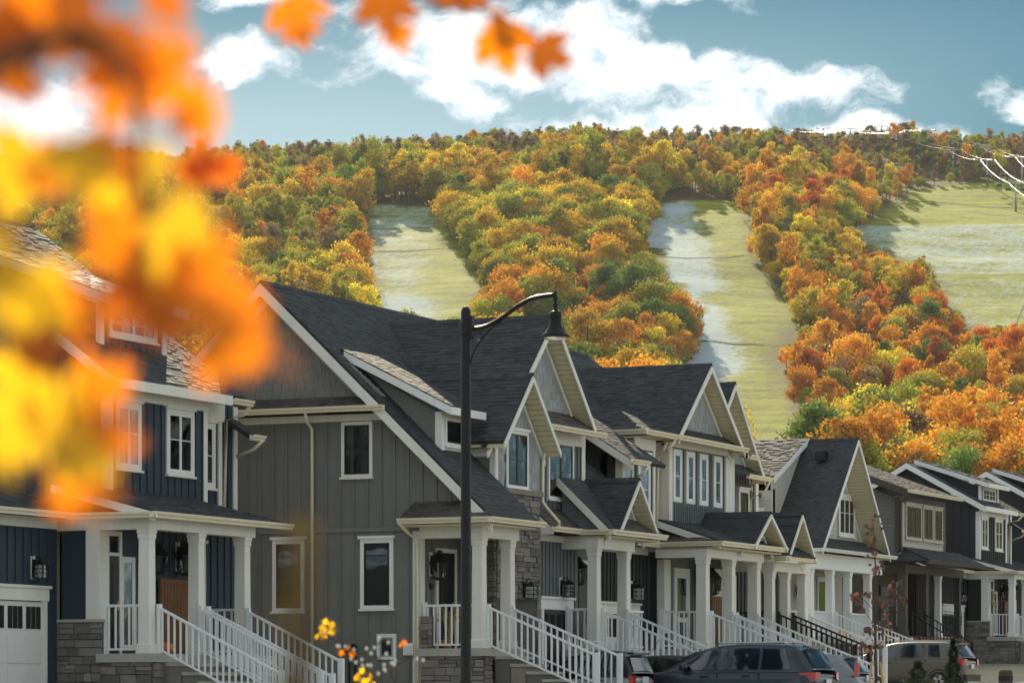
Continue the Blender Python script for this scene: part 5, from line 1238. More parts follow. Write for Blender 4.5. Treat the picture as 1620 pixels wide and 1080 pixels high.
def sag(a, b, k, n=10): return [a.lerp(b, i / n) - Vector((0, 0, k * 4 * (i / n) * (1 - i / n))) for i in range(n + 1)]
for ci_, (off, lab) in enumerate(((-3.1, 'uphill cable of the chairlift crossing the upper slope'), (3.1, 'downhill cable of the chairlift crossing the upper slope'))):
    m = MB(); pts = []
    for a, b in zip(tops, tops[1:]): pts += sag(a + side * off + Vector((0, 0, .5)), b + side * off + Vector((0, 0, .5)), 1.6)
    m.tube(pts, .06, 5); tag(m.build('lift_cable', 'steel', None, True), lab, 'cable', 'chairlift cables')
    for j in range(3, len(pts) - 10, 4):
        q = pts[j]; o = thing('lift_chair', f'empty lift chair, {ORDN[(j - 3) // 4]} down from the crest on the {("uphill", "downhill")[ci_]} cable', 'lift chair', (q.x, q.y, q.z - 3.4), 'chairlift chairs'); d = Vector((-SN, CS, 0))
        m = MB(); m.tube([q, q - Vector((0, 0, 2.4))], .07, 4); m.build('hanger', 'galv', o)
        m = MB(); m.bar(q - side * 1.1 - Vector((0, 0, 3.3)), q + side * 1.1 - Vector((0, 0, 3.3)), .12, .6); m.bar(q - side * 1.1 - Vector((0, 0, 2.8)) + d * .3, q + side * 1.1 - Vector((0, 0, 2.8)) + d * .3, .7, .1); m.build('seat', 'plastic_black', o)
        m = MB(); m.tube([q - side * 1.15 - Vector((0, 0, 3.3)), q - side * 1.15 - Vector((0, 0, 2.4)), q + side * 1.15 - Vector((0, 0, 2.4)), q + side * 1.15 - Vector((0, 0, 3.3))], .06, 4); m.build('chair_frame', 'steel', o)
for off, lab in ((-3.1, 'uphill cable of the second lift line'), (3.1, 'downhill cable of the second lift line')):
    m = MB(); pts = []
    for a, b in zip(tops_two, tops_two[1:]): pts += sag(a + side * off + Vector((0, 0, .5)), b + side * off + Vector((0, 0, .5)), 1.6)
    m.tube(pts, .06, 5); tag(m.build('lift_cable', 'steel', None, True), lab, 'cable', 'chairlift cables')
for (px, py, Yv, lab) in ((1372, 322, 1370, 'slanted snow gun pole standing before the golden trees'), (1605, 505, 1060, 'snow gun pole lying tilted by the lower meadow edge')):
    b = at_view(px, py, Yv); X, Y2 = to_view(b.x, b.y); b.z = hill_z(X, Y2)
    o = thing('snow_gun', lab, 'snow gun', b, 'snow guns'); m = MB(); e = b + side * 5 + Vector((0, 0, 11)); m.tube([b - Vector((0, 0, .5)), e], .16, 5); m.build('pole', 'galv', o)
    m = MB(); m.tube([e - side * .6, e + side * 2.2 + Vector((0, 0, 1))], .3, 6); m.build('nozzle', 'steel', o)

# ------------------------------------------------------------------ street lamp
bx, by = to_world(-.73, 54.0); gz = ground_z(bx, by); ZT = 7.72
o = thing('street_lamp', 'black street lamp with curved arm and bell shaped shade', 'street lamp', (bx, by, gz))
m = MB(); m.lathe([(.2, -.3), (.2, .05), (.15, .12), (.13, .9), (.085, 1.0), (.078, ZT - gz - .06), (.072, ZT - gz - .02), (.05, ZT - gz + .02), (.001, ZT - gz + .035)], (bx, by, gz), 16); m.build('pole', 'black_metal', o, True)
def arm_pt(px, py): return Vector((bx + (px - 737) / 90.8, by, ZT - (py - 488) / 100))
cl = MB(); cl.lathe([(.088, -.1), (.095, -.09), (.095, .09), (.088, .1)], (bx, by, ZT - .32), 16); pass
cl.box(bx + .06, bx + .13, by - .05, by + .05, ZT - .5, ZT - .12); cl.build('clamp', 'black_metal', o)
def smooth_path(P, n=6):
    out = []
    for i in range(len(P) - 1):
        p0, p1, p2, p3 = P[max(i - 1, 0)], P[i], P[i + 1], P[min(i + 2, len(P) - 1)]
        for j in range(n):
            t = j / n; out.append(.5 * ((2 * p1) + (-p0 + p2) * t + (2 * p0 - 5 * p1 + 4 * p2 - p3) * t * t + (-p0 + 3 * p1 - 3 * p2 + p3) * t ** 3))
    return out + [P[-1]]
m = MB(); m.tube(smooth_path([arm_pt(*q) for q in ((742, 521), (768, 518), (795, 505), (820, 488), (845, 477), (876, 474))]), .036, 8); m.build('arm', 'black_metal', o, True)
m = MB(); m.tube(smooth_path([arm_pt(*q) for q in ((741, 600), (745, 570), (757, 545), (775, 524), (795, 510))]), .014, 6)
m.tube([arm_pt(756 + 7 * math.cos(a * .5), 533 + 7 * math.sin(a * .5)) for a in range(14)], .008, 5); m.build('brace', 'black_metal', o, True)
lx = arm_pt(878, 474).x; c = (lx, by, ZT)
m = MB(); m.lathe([(.001, .24), (.012, .2), (.03, .16), (.012, .13), (.035, .1), (.04, .06), (.02, .02), (.045, -.02), (.02, -.06), (.03, -.1), (.02, -.12)], c, 12); m.build('finial', 'black_metal', o, True)
m = MB(); m.lathe([(.02, -.1), (.08, -.12), (.1, -.15), (.1, -.2), (.085, -.22), (.095, -.3), (.12, -.38), (.17, -.45), (.225, -.495), (.23, -.52), (.21, -.53), (.15, -.47), (.08, -.4)], c, 24); m.build('shade', 'black_metal', o, True)
m = MB(); m.lathe([(.19, -.53), (.15, -.56), (.07, -.575), (.001, -.58)], c, 20); m.build('lens', 'lantern_glass', o, True)
m = MB(); m.tube([Vector((lx + .03, by, ZT - .1)), Vector((lx + .13, by, ZT - .3)), Vector((lx + .14, by, ZT - .42))], .006, 5); m.build('safety_cable', 'black_metal', o)

# ------------------------------------------------------------------ cars (nose to the house, side to the camera)
def car(name, label, xr, y0, zg, Ln, Wd, body, stations, cabin, glass_side, paint_, tail, roof_rail=False, rear_glass=True, plate=True, cab_paint=None, antenna=False, ant_s=2.4):
    """stations: (s, z belt, half width, z bottom); cabin: (s, z base, z top, half width base, half width top); s runs from the rear bumper forward (towards -x)"""
    o = thing(name, label, 'car', (xr - Ln / 2, y0 + Wd / 2, zg), 'cars parked in the drives'); yc = y0 + Wd / 2
    P = lambda s, w, z: (xr - s, yc + w, zg + z)
    vs, fs = [], []
    K = 12
    for (s, zb, hw, z0) in stations:
        h = zb - z0
        ring = [(hw * .80, z0), (hw * .97, z0 + .1 * h), (hw, z0 + .35 * h), (hw * 1.0, z0 + .62 * h), (hw * .975, z0 + .9 * h), (hw * .9, zb)]
        vs += [P(s, -w, z) for w, z in ring] + [P(s, w, z) for w, z in ring[::-1]]
    for i in range(len(stations) - 1): fs += [(i * K + j, i * K + (j + 1) % K, (i + 1) * K + (j + 1) % K, (i + 1) * K + j) for j in range(K)]
    fs += [tuple(range(K))[::-1], tuple((len(stations) - 1) * K + j for j in range(K))]
    b = fix_normals(mesh('body', vs, fs, paint_, o, True)); md = b.modifiers.new('round', 'SUBSURF'); md.levels = md.render_levels = 2
    vs, fs = [], []; K = 8
    for (s, zb, zt, wb, wt) in cabin:
        d = zt - zb
        ring = [(wb, zb - .04), (wb + (wt - wb) * .88, zb + d * .86), (wt * .9, zb + d * .975), (wt * .45, zt + .012)]
        vs += [P(s, -w, z) for w, z in ring] + [P(s, w, z) for w, z in ring[::-1]]
    for i in range(len(cabin) - 1): fs += [(i * K + j, i * K + (j + 1) % K, (i + 1) * K + (j + 1) % K, (i + 1) * K + j) for j in range(K - 1)]
    cb = fix_normals(mesh('cabin', vs, fs, cab_paint or paint_, o, True)); md = cb.modifiers.new('round', 'SUBSURF'); md.levels = md.render_levels = 2
    def cab(s):
        for (a, b_) in zip(cabin, cabin[1:]):
            if a[0] <= s <= b_[0]:
                t = (s - a[0]) / (b_[0] - a[0]); return [a[i] + (b_[i] - a[i]) * t for i in range(5)]
        return cabin[-1] if s > cabin[-1][0] else cabin[0]
    for gl in glass_side:                                 # (s bottom0, s bottom1, s top1, s top0)
        for sg in (-1, 1):
            n = 6; q = []
            for j in range(n + 1):
                t = j / n; sb = gl[0] + (gl[1] - gl[0]) * t; stp = gl[3] + (gl[2] - gl[3]) * t
                _, zb, zt, wb, wt = cab(sb); q.append(P(sb, sg * (wb + (wt - wb) * .06 + .012), zb + .03))
                _, zb2, zt2, wb2, wt2 = cab(stp); q.append(P(stp, sg * (wb2 + (wt2 - wb2) * .84 + .014), zb2 + (zt2 - zb2) * .83))
            m = MB(); m.add(q, [(2 * j, 2 * j + 2, 2 * j + 3, 2 * j + 1) for j in range(n)]); m.build('side_window', 'car_glass', o, True)
    for nm, i0, i1, sgn in (('rear_window', 0, 1, -1), ('windscreen', -1, -2, 1)):
        a, b_ = cabin[i0], cabin[i1]; q = []
        for t in (.08, .5, .9):
            s = a[0] + (b_[0] - a[0]) * t; _, zb, zt, wb, wt = cab(s); zz = zt + .02
            for u in (-.84, -.4, 0, .4, .84): q.append(P(s + sgn * .02, u * (wb + (wt - wb) * t) * .98, zz + .012 - .02 * abs(u)))
        m = MB(); m.add(q, [(r_ * 5 + j, r_ * 5 + j + 1, r_ * 5 + j + 6, r_ * 5 + j + 5) for r_ in range(2) for j in range(4)]); m.build(nm, 'car_glass', o, True)
    for s in (.16 * Ln + .12, Ln - .19 * Ln):
        for sg in (-1, 1):
            m = MB(); R0 = .35 if Ln > 3 else .29; prof = [(R0 * .62, -.09), (R0 * .95, -.1), (R0, -.06), (R0, .06), (R0 * .95, .1), (R0 * .62, .09)]; k = 20; cxy = P(s, sg * (Wd / 2 - .09), R0)
            for r_, w in prof: m.v += [(cxy[0] + r_ * math.cos(6.2832 * j / k), cxy[1] + w, cxy[2] + r_ * math.sin(6.2832 * j / k)) for j in range(k)]
            m.f += [(i * k + j, i * k + (j + 1) % k, (i + 1) * k + (j + 1) % k, (i + 1) * k + j) for i in range(5) for j in range(k)]
            w_ = m.build('wheel', 'tyre', o, True)
            m = MB(); yy = cxy[1] + sg * .085
            for j in range(5):
                a = j * 1.2566; m.bar((cxy[0], yy, cxy[2]), (cxy[0] + R0 * .62 * math.cos(a), yy, cxy[2] + R0 * .62 * math.sin(a)), .03, .09, (0, 1, 0))
            m.build('rim', 'alloy', w_)
            m = MB(); m.tube([(cxy[0] + (R0 + .05) * math.cos(a * .2), cxy[1] + sg * .085, cxy[2] + (R0 + .05) * math.sin(a * .2)) for a in range(-2, 18)], .03, 5); m.build('wheel_arch', 'plastic_black', o, True)
    for sg in (-1, 1):
        # tail lamps wrap the rear corner
        (z0, z1, d0, wi) = tail; hw = stations[1][2]
        m = MB(); q = [P(-.012, sg * (hw - wi), z0 + .06), P(-.012, sg * (hw - wi), z1), P(.02, sg * (hw * .93), z1), P(.02, sg * (hw * .93), z0 + .02), P(d0, sg * (hw + .022), z1 - .02), P(d0, sg * (hw + .022), z0 + .06), P(.1, sg * (hw + .0), z1), P(.1, sg * (hw + .0), z0)]
        m.add(q, [(0, 1, 2, 3), (3, 2, 6, 7), (7, 6, 4, 5)]); m.build('tail_lamp', 'tail_red', o)
        m = MB(); hl = stations[-2]; m.box(xr - hl[0] - .12, xr - hl[0] + .22, yc + sg * (hl[2] * .98) - .03, yc + sg * (hl[2] * .98) + .03, zg + hl[1] - .22, zg + hl[1] - .08); m.build('headlamp', 'lamp_clear', o)
        m = MB(); m.box(xr - hl[0] + .05, xr - hl[0] + .2, yc + sg * (hl[2] * .98 + .02) - .02, yc + sg * (hl[2] * .98 + .02) + .02, zg + hl[1] - .15, zg + hl[1] - .09); m.build('indicator', 'amber', o)
        gs = glass_side[-1]; sm = gs[1] - .15
        m = MB(); zb = cab(sm)[1]; m.lathe([(.001, -.08), (.09, -.07), (.11, 0), (.09, .08), (.001, .1)], P(sm, sg * (Wd / 2 + .06), zb + .1), 8); m.build('mirror', cab_paint or paint_, o, True)
        for gl in glass_side[-2:] if len(glass_side) > 1 else glass_side:
            sh = min(gl[0], gl[1]) + .18; zz = cab(sh)[1] - .13
            m = MB(); m.tube([P(sh, sg * (Wd / 2 + .0), zz), P(sh + .1, sg * (Wd / 2 + .03), zz + .008), P(sh + .22, sg * (Wd / 2 + .0), zz)], .016, 5); m.build('door_handle', 'plastic_black', o)
            m = MB(); m.box(*sorted((P(gl[0] - .03, 0, 0)[0], P(gl[0] - .022, 0, 0)[0])), *sorted((yc + sg * (Wd / 2 - .03), yc + sg * (Wd / 2 + .006))), zg + .4, zg + cab(gl[0])[1] - .02); m.build('door_seam', 'plastic_black', o)
        if roof_rail:
            a, b_ = cabin[2], cabin[-3]; m = MB(); m.tube([P(a[0], sg * a[4] * .86, a[2] - .01), P(a[0] + .15, sg * a[4] * .86, a[2] + .055), P(b_[0] - .15, sg * b_[4] * .86, b_[2] + .055), P(b_[0], sg * b_[4] * .86, b_[2] - .01)], .022, 6); m.build('roof_rail', 'alloy', o, True)
    m = MB(); m.box(xr - .1, xr + .05, yc - Wd * .44, yc + Wd * .44, zg + .36, zg + .58); m.build('bumper', 'plastic_black' if Ln > 3 else paint_, o)
    if plate: m = MB(); m.box(xr + .012, xr + .03, yc - .17, yc + .17, zg + .78, zg + .93); m.build('number_plate', 'plate_white', o)
    a = cabin[1]; m = MB(); m.box(xr - a[0] - .02, xr - a[0] + .14, yc - a[4] * .8, yc + a[4] * .8, zg + a[2] - .015, zg + a[2] + .03); m.build('spoiler', cab_paint or paint_, o)
    if antenna: m = MB(); q = Vector(P(ant_s, 0, cab(ant_s)[2])); m.tube([q, q + Vector((.3, 0, .42))], .006, 4); m.build('antenna', 'plastic_black', o)
    # seats and wheel seen through the glass
    for s in (Ln * .36, Ln * .55):
        for w in (-.38, .38):
            m = MB(); c0 = P(s, w, .55); m.box(c0[0] - .08, c0[0] + .08, c0[1] - .22, c0[1] + .22, c0[2], c0[2] + .62); m.box(c0[0] - .05, c0[0] + .05, c0[1] - .12, c0[1] + .12, c0[2] + .64, c0[2] + .82); m.build('seat', 'plastic_black', o)
    return o
SUVS = [(0, .9, .78, .45), (.06, 1.06, .86, .38), (.3, 1.14, .92, .33), (1.0, 1.15, .945, .28), (2.3, 1.14, .95, .28), (3.3, 1.14, .945, .28), (3.72, 1.15, .93, .28), (4.2, 1.1, .9, .3), (4.55, 1.02, .85, .33), (4.72, .88, .76, .35), (4.8, .66, .66, .38)]
SUVC = [(.10, 1.1, 1.14, .84, .80), (.42, 1.13, 1.68, .86, .66), (.75, 1.13, 1.74, .88, .68), (1.8, 1.13, 1.77, .9, .70), (2.6, 1.12, 1.73, .9, .69), (3.0, 1.12, 1.62, .9, .70), (3.8, 1.12, 1.15, .88, .82)]
SUVG = [(.62, 1.35, 1.35, .8), (1.42, 2.36, 2.36, 1.42), (2.46, 3.4, 2.78, 2.46)]
car('parked_car', 'dark blue estate car with roof rails, largest of the parked cars', -26.75, 74.75, 1.06, 4.8, 1.88, None, SUVS, SUVC, SUVG, 'car_navy', (.88, 1.09, .42, .3), roof_rail=True)
car('parked_car', 'bronze brown estate car with dark rear glass parked farther along the street', -34.2, 110.4, 1.74, 4.76, 1.86, None, SUVS, [(a, b - .0, c - .06 if c > 1.2 else c, d, e) for a, b, c, d, e in SUVC], [(.85, 1.3, 1.3, .95), (1.4, 2.34, 2.34, 1.44), (2.42, 3.38, 2.76, 2.42)], 'car_bronze', (.86, 1.1, .36, .3), roof_rail=True)
HB = [(0, .72, .7, .4), (.06, .9, .78, .34), (.3, .96, .82, .28), (1.2, .95, .845, .26), (2.4, .93, .845, .26), (2.9, .92, .84, .26), (3.4, .84, .8, .28), (3.7, .72, .74, .32), (3.85, .55, .6, .36)]
HC = [(.12, .92, .96, .76, .72), (.48, .94, 1.40, .78, .6), (.8, .94, 1.46, .79, .62), (1.6, .93, 1.48, .8, .63), (2.1, .92, 1.44, .8, .62), (2.35, .92, 1.32, .8, .62), (2.95, .9, .93, .78, .72)]
HG = [(.7, 1.25, 1.25, .85), (1.32, 2.55, 2.12, 1.32)]
car('parked_car', 'black hatchback half hidden between the silver microcar and the dark blue car', -30.1, 76.75, 1.08, 3.85, 1.69, None, HB, [(a, b, c + .04 if c > 1.2 else c, d, e) for a, b, c, d, e in HC], HG, 'car_black', (.7, .92, .2, .2), antenna=True, ant_s=2.0)
car('parked_car', 'silver grey hatchback with tall red tail lamps behind the dark blue car', -28.2, 82.0, 1.2, 3.85, 1.69, None, HB, HC, HG, 'car_grey', (.86, 1.24, .1, .07))
SB = [(0, .78, .62, .4), (.05, .92, .72, .32), (.25, .98, .76, .26), (1.0, .96, .775, .24), (1.9, .92, .775, .24), (2.25, .85, .74, .26), (2.55, .7, .66, .3), (2.66, .52, .54, .34)]
SCB = [(.04, .96, 1.0, .7, .68), (.22, .98, 1.46, .73, .58), (.5, .98, 1.53, .74, .6), (1.2, .95, 1.55, .75, .6), (1.55, .94, 1.46, .75, .6), (2.15, .9, .93, .73, .68)]
car('parked_car', 'small silver microcar with black rear pillar parked nose to the garage', -30.65, 73.12, 1.12, 2.66, 1.56, None, SB, SCB, [(.55, 1.75, 1.4, .6)], 'car_silver', (.72, .95, .1, .16), cab_paint='car_black')

# ------------------------------------------------------------------ young planted tree, small conifers, pedestal, shrub
for k, c in {'plum': (.055, .022, .022), 'copper': (.20, .075, .03), 'fg_yellow': (.86, .52, .015), 'fg_orange': (.86, .24, .004), 'fg_dark': (.40, .105, .006), 'fg_red': (.80, .19, .01), 'fg_olive': (.10, .07, .01), 'needle': (.045, .075, .045), 'needle_pale': (.13, .16, .09)}.items():
    leaf_mat('leaf_' + k, c, .62 if k.startswith('fg') else .4, attr=False, gloss=.6 if k in ('plum', 'copper') else .2)
LEAF_HALF = [(.02, -.30), (.20, -.40), (.19, -.27), (.42, -.22), (.35, -.11), (.53, .07), (.40, .09), (.45, .25), (.28, .17), (.17, .13), (.21, .36), (.11, .32), (0, .58)]
LEAF_ME = {}
def leaf_mesh(mat, v=0):
    k = (mat, v)
    if k not in LEAF_ME:
        r = random.Random(v); out = [(x, y) for x, y in LEAF_HALF] + [(-x, y) for x, y in LEAF_HALF[-2::-1]]
        cu, cv = r.uniform(-.5, .5), r.uniform(-.4, .4)
        vs = [(0, 0, 0)] + [(x * r.uniform(.92, 1.06), y, cu * x * x + cv * y * y + r.uniform(-.03, .03)) for x, y in out]
        n = len(out); fs = [(0, i, i % n + 1) for i in range(1, n + 1)]
        k0 = len(vs); vs += [(-.012, -.3, 0), (.012, -.3, 0), (.012, -.85, .05), (-.012, -.85, .05)]; fs.append((k0, k0 + 1, k0 + 2, k0 + 3))
        me = bpy.data.meshes.new('leaf'); me.from_pydata(vs, [], fs); me.materials.append(MATS[mat]); me.update(); LEAF_ME[k] = me
    return LEAF_ME[k]
rl = random.Random(21)
def add_leaf(p, pos, size, mat, rot=None, tilt=.5):
    o = link('leaf', leaf_mesh(mat, rl.randrange(5)), p, pos, (size, size, size))
    o.rotation_euler = (math.pi / 2 + rl.uniform(-tilt, tilt), rl.uniform(-.2, .2) + (rot if rot is not None else rl.uniform(-3.1, 3.1)), TH + rl.uniform(-tilt, tilt)); return o
def V(px, py, Y): return at_view(px, py, Y)
# planted sapling with stakes
Ys = 66.0; b = V(1385, 1080, Ys); b.z = ground_z(b.x, b.y)
o = thing('sapling', 'young staked tree with plum and copper leaves before the brown car', 'tree', b)
stem = [b, V(1386, 1060, Ys), V(1384, 980, Ys), V(1386, 920, Ys), V(1384, 880, Ys), V(1381, 824, Ys)]
m = MB(); m.tube(stem, 0, 6, [.035, .03, .022, .016, .012, .006]); m.build('trunk', 'bark', o, True)
tips = [(1352, 938), (1362, 945), (1376, 940), (1408, 935), (1420, 945), (1428, 950), (1414, 928), (1418, 920), (1400, 960), (1390, 985), (1366, 965), (1358, 962), (1375, 1000), (1372, 992), (1396, 975), (1370, 1022), (1388, 1018), (1404, 1015), (1368, 1026), (1381, 826), (1376, 836), (1388, 830), (1382, 856), (1378, 858), (1384, 874), (1390, 898), (1394, 896), (1380, 900), (1405, 945), (1395, 950), (1384, 945), (1412, 955), (1402, 990), (1392, 1000)]
m = MB()
for (px, py) in tips[::2]: m.tube([V(1385, min(py + 30, 1070), Ys), V((px + 1385) / 2, py + 12, Ys), V(px, py, Ys)], .006, 4, cap=False)
m.build('twigs', 'bark', o)
for (px, py) in tips:
    for k in range(5): add_leaf(o, V(px + rl.gauss(0, 5), py + rl.gauss(0, 4), Ys + rl.gauss(0, .2)), rl.uniform(.08, .13), rl.choice(['leaf_plum', 'leaf_plum', 'leaf_copper']), None, 1.2)
for dx, lab in ((-18, 'wooden stake leaning in from the near side of the plum sapling'), (22, 'wooden stake leaning in from the far side of the plum sapling')):
    st = thing('tree_stake', lab, 'stake', b + side * dx / 82, 'stakes of the sapling'); m = MB(); q = V(1385 + dx * .9, 1085, Ys); q.z = b.z; m.tube([q, V(1385 + dx * .35, 1046, Ys)], .022, 6); m.build('post', 'straw', st)
def conifer(px, top, Yc, rad, lab, mat):
    b = V(px, 1080, Yc); b.z = ground_z(b.x, b.y); t = V(px, top, Yc); H = t.z - b.z
    o = thing('conifer', lab, 'conifer', b, 'small conifers beside the pavement'); m = MB(); m.tube([b, t], 0, 6, [.03, .004]); m.build('trunk', 'bark', o)
    vs, fs = [], []; r = random.Random(px)
    for i in range(2600):
        z = r.random() ** 1.15; w = rad * (1 - z) ** .85 * (.75 + .25 * math.sin(z * 40)); a = r.uniform(0, 6.283); d = w * r.uniform(.5, 1.0)
        c = Vector((b.x + d * math.cos(a), b.y + d * math.sin(a), b.z + .08 + z * H * .98 + .1 * d)); out = Vector((math.cos(a), math.sin(a), r.uniform(-.1, .6))).normalized(); s_ = out.cross(Vector((0, 0, 1))).normalized(); L = r.uniform(.04, .09)
        k = len(vs); vs += [c - s_ * .012, c + s_ * .012, c + out * L]; fs.append((k, k + 1, k + 2))
        vs += [c - Vector((0, 0, .012)), c + Vector((0, 0, .012)), c + out * L * .9]; fs.append((k + 3, k + 4, k + 5))
    mesh('crown', vs, fs, mat, o)
conifer(1452, 1050, 63, .75, 'broad low conifer before the brown car', 'leaf_needle_pale'); conifer(1508, 1014, 62, .34, 'slender upright conifer before the rear of the brown car', 'leaf_needle')
b = V(1591, 1080, 64); b.z = ground_z(b.x, b.y); o = thing('utility_pedestal', 'brown round-topped utility pedestal near the picture corner', 'pedestal', b)
m = MB(); h = V(1591, 1059, 64).z - b.z; m.lathe([(.13, -.1), (.13, h - .05), (.125, h - .02), (.1, h), (.001, h + .005)], b, 18); m.build('post', 'bark', o, True); m = MB(); m.lathe([(.135, h - .2), (.137, h - .19), (.137, h - .12), (.135, h - .11)], b, 18); m.build('collar', 'plastic_black', o, True)
# shrub with yellow leaves in front of the taupe house
Yb = 19.0; b = V(600, 1080, Yb); b.z = ground_z(b.x, b.y)
o = thing('shrub', 'sparse twiggy shrub with yellow leaves and pale buds before the taupe wall', 'shrub', b)
arcs = [[(610, 1110), (585, 1060), (560, 1035), (548, 1020)], [(605, 1110), (600, 1050), (590, 1025), (612, 1010)], [(610, 1110), (620, 1060), (640, 1045), (660, 1038)], [(608, 1110), (580, 1050), (540, 1020), (512, 1000)], [(612, 1110), (625, 1080), (600, 1040), (570, 1050)]]
m = MB()
for a in arcs: m.tube([b] + smooth_path([V(px, py, Yb) for px, py in a], 3), .004, 4)
m.build('twigs', 'bark', o)
for (px, py, n, c) in ((520, 1000, 9, 'fg_yellow'), (512, 990, 5, 'fg_yellow'), (570, 1070, 6, 'fg_yellow'), (590, 1078, 4, 'fg_yellow'), (628, 1022, 2, 'fg_red'), (552, 1030, 3, 'fg_orange')):
    for k in range(n): add_leaf(o, V(px + rl.gauss(0, 7), py + rl.gauss(0, 6), Yb + rl.gauss(0, .05)), rl.uniform(.03, .055), 'leaf_' + c, None, .9)
m = MB()
for a in arcs:
    for (px, py) in a[1:]:
        for k in range(2): q = V(px + rl.gauss(0, 9), py + rl.gauss(0, 6), Yb); m.lathe([(.001, -.012), (.009, -.004), (.01, .004), (.001, .012)], q, 6)
m.build('buds', 'white_trim', o, True)

# ------------------------------------------------------------------ autumn decorations on the porches
def pumpkin(pos, r, lab):
    o = thing('pumpkin', lab, 'pumpkin', pos, 'pumpkins on the porches'); vs, fs = [], []; n, k = 20, 8
    for i in range(k + 1):
        t = math.pi * i / k
        for j in range(n): a = 6.2832 * j / n; rr = r * math.sin(t) * (1 + .07 * math.cos(5 * a) ** 2) + .001; vs.append((pos[0] + rr * math.cos(a), pos[1] + rr * math.sin(a), pos[2] + r * .8 - r * .8 * math.cos(t)))
    fs = [(i * n + j, i * n + (j + 1) % n, (i + 1) * n + (j + 1) % n, (i + 1) * n + j) for i in range(k) for j in range(n)]
    mesh('shell', vs, fs, 'pumpkin_skin', o, True); m = MB(); m.tube([(pos[0], pos[1], pos[2] + r * 1.55), (pos[0] + .02, pos[1], pos[2] + r * 1.9)], r * .12, 6); m.build('stalk', 'bark', o)
pumpkin((-36.75, 62.3, 2.48), .16, 'orange pumpkin on the porch of the navy house'); pumpkin((-34.9, 71.9, 2.7), .14, 'orange pumpkin under the corn stalks by the black door')
for i, y in enumerate((126.9, 127.4, 128.0)): pumpkin((-44.5, y, 3.86), .17, ['pumpkin next to the railing atop the pale house stairs', 'middle pumpkin atop the pale house stairs', 'pumpkin by the far railing atop the pale house stairs'][i])
o = thing('corn_stalks', 'dry corn stalk bundle standing on the taupe house porch', 'corn stalks', (-34.75, 71.85, 2.7)); m = MB()
for i in range(26):
    a = rl.uniform(0, 6.28); q = Vector((-34.75, 71.85, 2.72)); e = q + Vector((.16 * math.cos(a), .16 * math.sin(a), rl.uniform(.7, 1.05))); m.tube([q + Vector((.05 * math.cos(a), .05 * math.sin(a), 0)), q.lerp(e, .6), e, e + Vector((.12 * math.cos(a), .12 * math.sin(a), -.12))], .011, 4)
m.build('stalk_bundle', 'straw', o); m = MB(); m.lathe([(.075, -.03), (.085, 0), (.075, .03)], (-34.75, 71.85, 3.15), 10); m.build('tie', 'pumpkin_skin', o)
o = thing('hanging_wreath', 'dried wreath hung by the door of the far charcoal house', 'wreath', (-44.4, 147.6, 6.0)); m = MB()
for i in range(60): a = rl.uniform(0, 6.28); q = Vector((-44.4, 147.6, 6.0)) + Vector((.05, .26 * math.cos(a), .26 * math.sin(a))); m.tube([q, q + Vector((rl.uniform(-.1, .1), rl.uniform(-.1, .1), rl.uniform(-.25, .1)))], .012, 3)
m.build('twig_ring', 'straw', o)

# ------------------------------------------------------------------ maple boughs close to the camera
o = thing('maple_bough', 'blurred maple bough with yellow and orange leaves close to the camera', 'branch', V(-60, 160, 2.35))
for pts, r0 in (([(-140, 240), (-60, 150), (60, 70), (150, 62), (214, 150), (222, 300), (240, 420), (300, 480)], .008), ([(-140, 260), (-40, 340), (60, 400), (95, 520), (100, 640), (120, 740)], .006)):
    m = MB(); pp = smooth_path([V(px, py, 2.33) for px, py in pts], 4); m.tube(pp, 0, 6, [r0 * (1 - .75 * i / len(pp)) for i in range(len(pp))]); m.build('twig', 'bark', o, True)
NEAR = [(20, 95, 150, 'fg_dark'), (95, 38, 160, 'fg_dark'), (170, 75, 150, 'fg_dark'), (188, 140, 150, 'fg_orange'), (262, 95, 120, 'fg_orange'), (300, 170, 120, 'fg_orange'), (318, 205, 60, 'fg_orange'), (35, 5, 150, 'fg_orange'), (130, -20, 130, 'fg_dark'), (-5, 40, 120, 'fg_dark'), (255, 0, 110, 'fg_orange'),
        (15, 262, 150, 'fg_yellow'), (85, 270, 120, 'fg_orange'), (120, 262, 140, 'fg_yellow'), (175, 250, 120, 'fg_orange'), (226, 262, 100, 'fg_yellow'), (182, 298, 95, 'fg_yellow'),
        (185, 375, 140, 'fg_orange'), (278, 372, 150, 'fg_yellow'), (325, 440, 150, 'fg_orange'), (365, 520, 160, 'fg_orange'), (240, 440, 140, 'fg_dark'), (395, 550, 90, 'fg_orange'), (295, 415, 130, 'fg_yellow'), (335, 575, 90, 'fg_orange'), (205, 475, 130, 'fg_dark'), (260, 500, 110, 'fg_dark'),
        (45, 470, 170, 'fg_yellow'), (120, 490, 110, 'fg_orange'), (10, 370, 80, 'fg_yellow'), (30, 615, 150, 'fg_yellow'), (95, 655, 150, 'fg_yellow'), (155, 610, 120, 'fg_orange'), (132, 725, 130, 'fg_yellow'), (175, 690, 100, 'fg_orange'), (110, 780, 90, 'fg_orange'), (60, 555, 100, 'fg_dark'), (15, 710, 110, 'fg_yellow'), (160, 780, 70, 'fg_orange')]
for (px, py, s, c) in NEAR:
    Yl = 2.33 + rl.uniform(-.15, .15); add_leaf(o, V(px, py, Yl), s / 5400 * Yl * 1.05, 'leaf_' + c, None, .45)
o = thing('maple_bough', 'blurred maple bough with a few orange leaves across the top of the sky', 'branch', V(560, -60, 4.5))
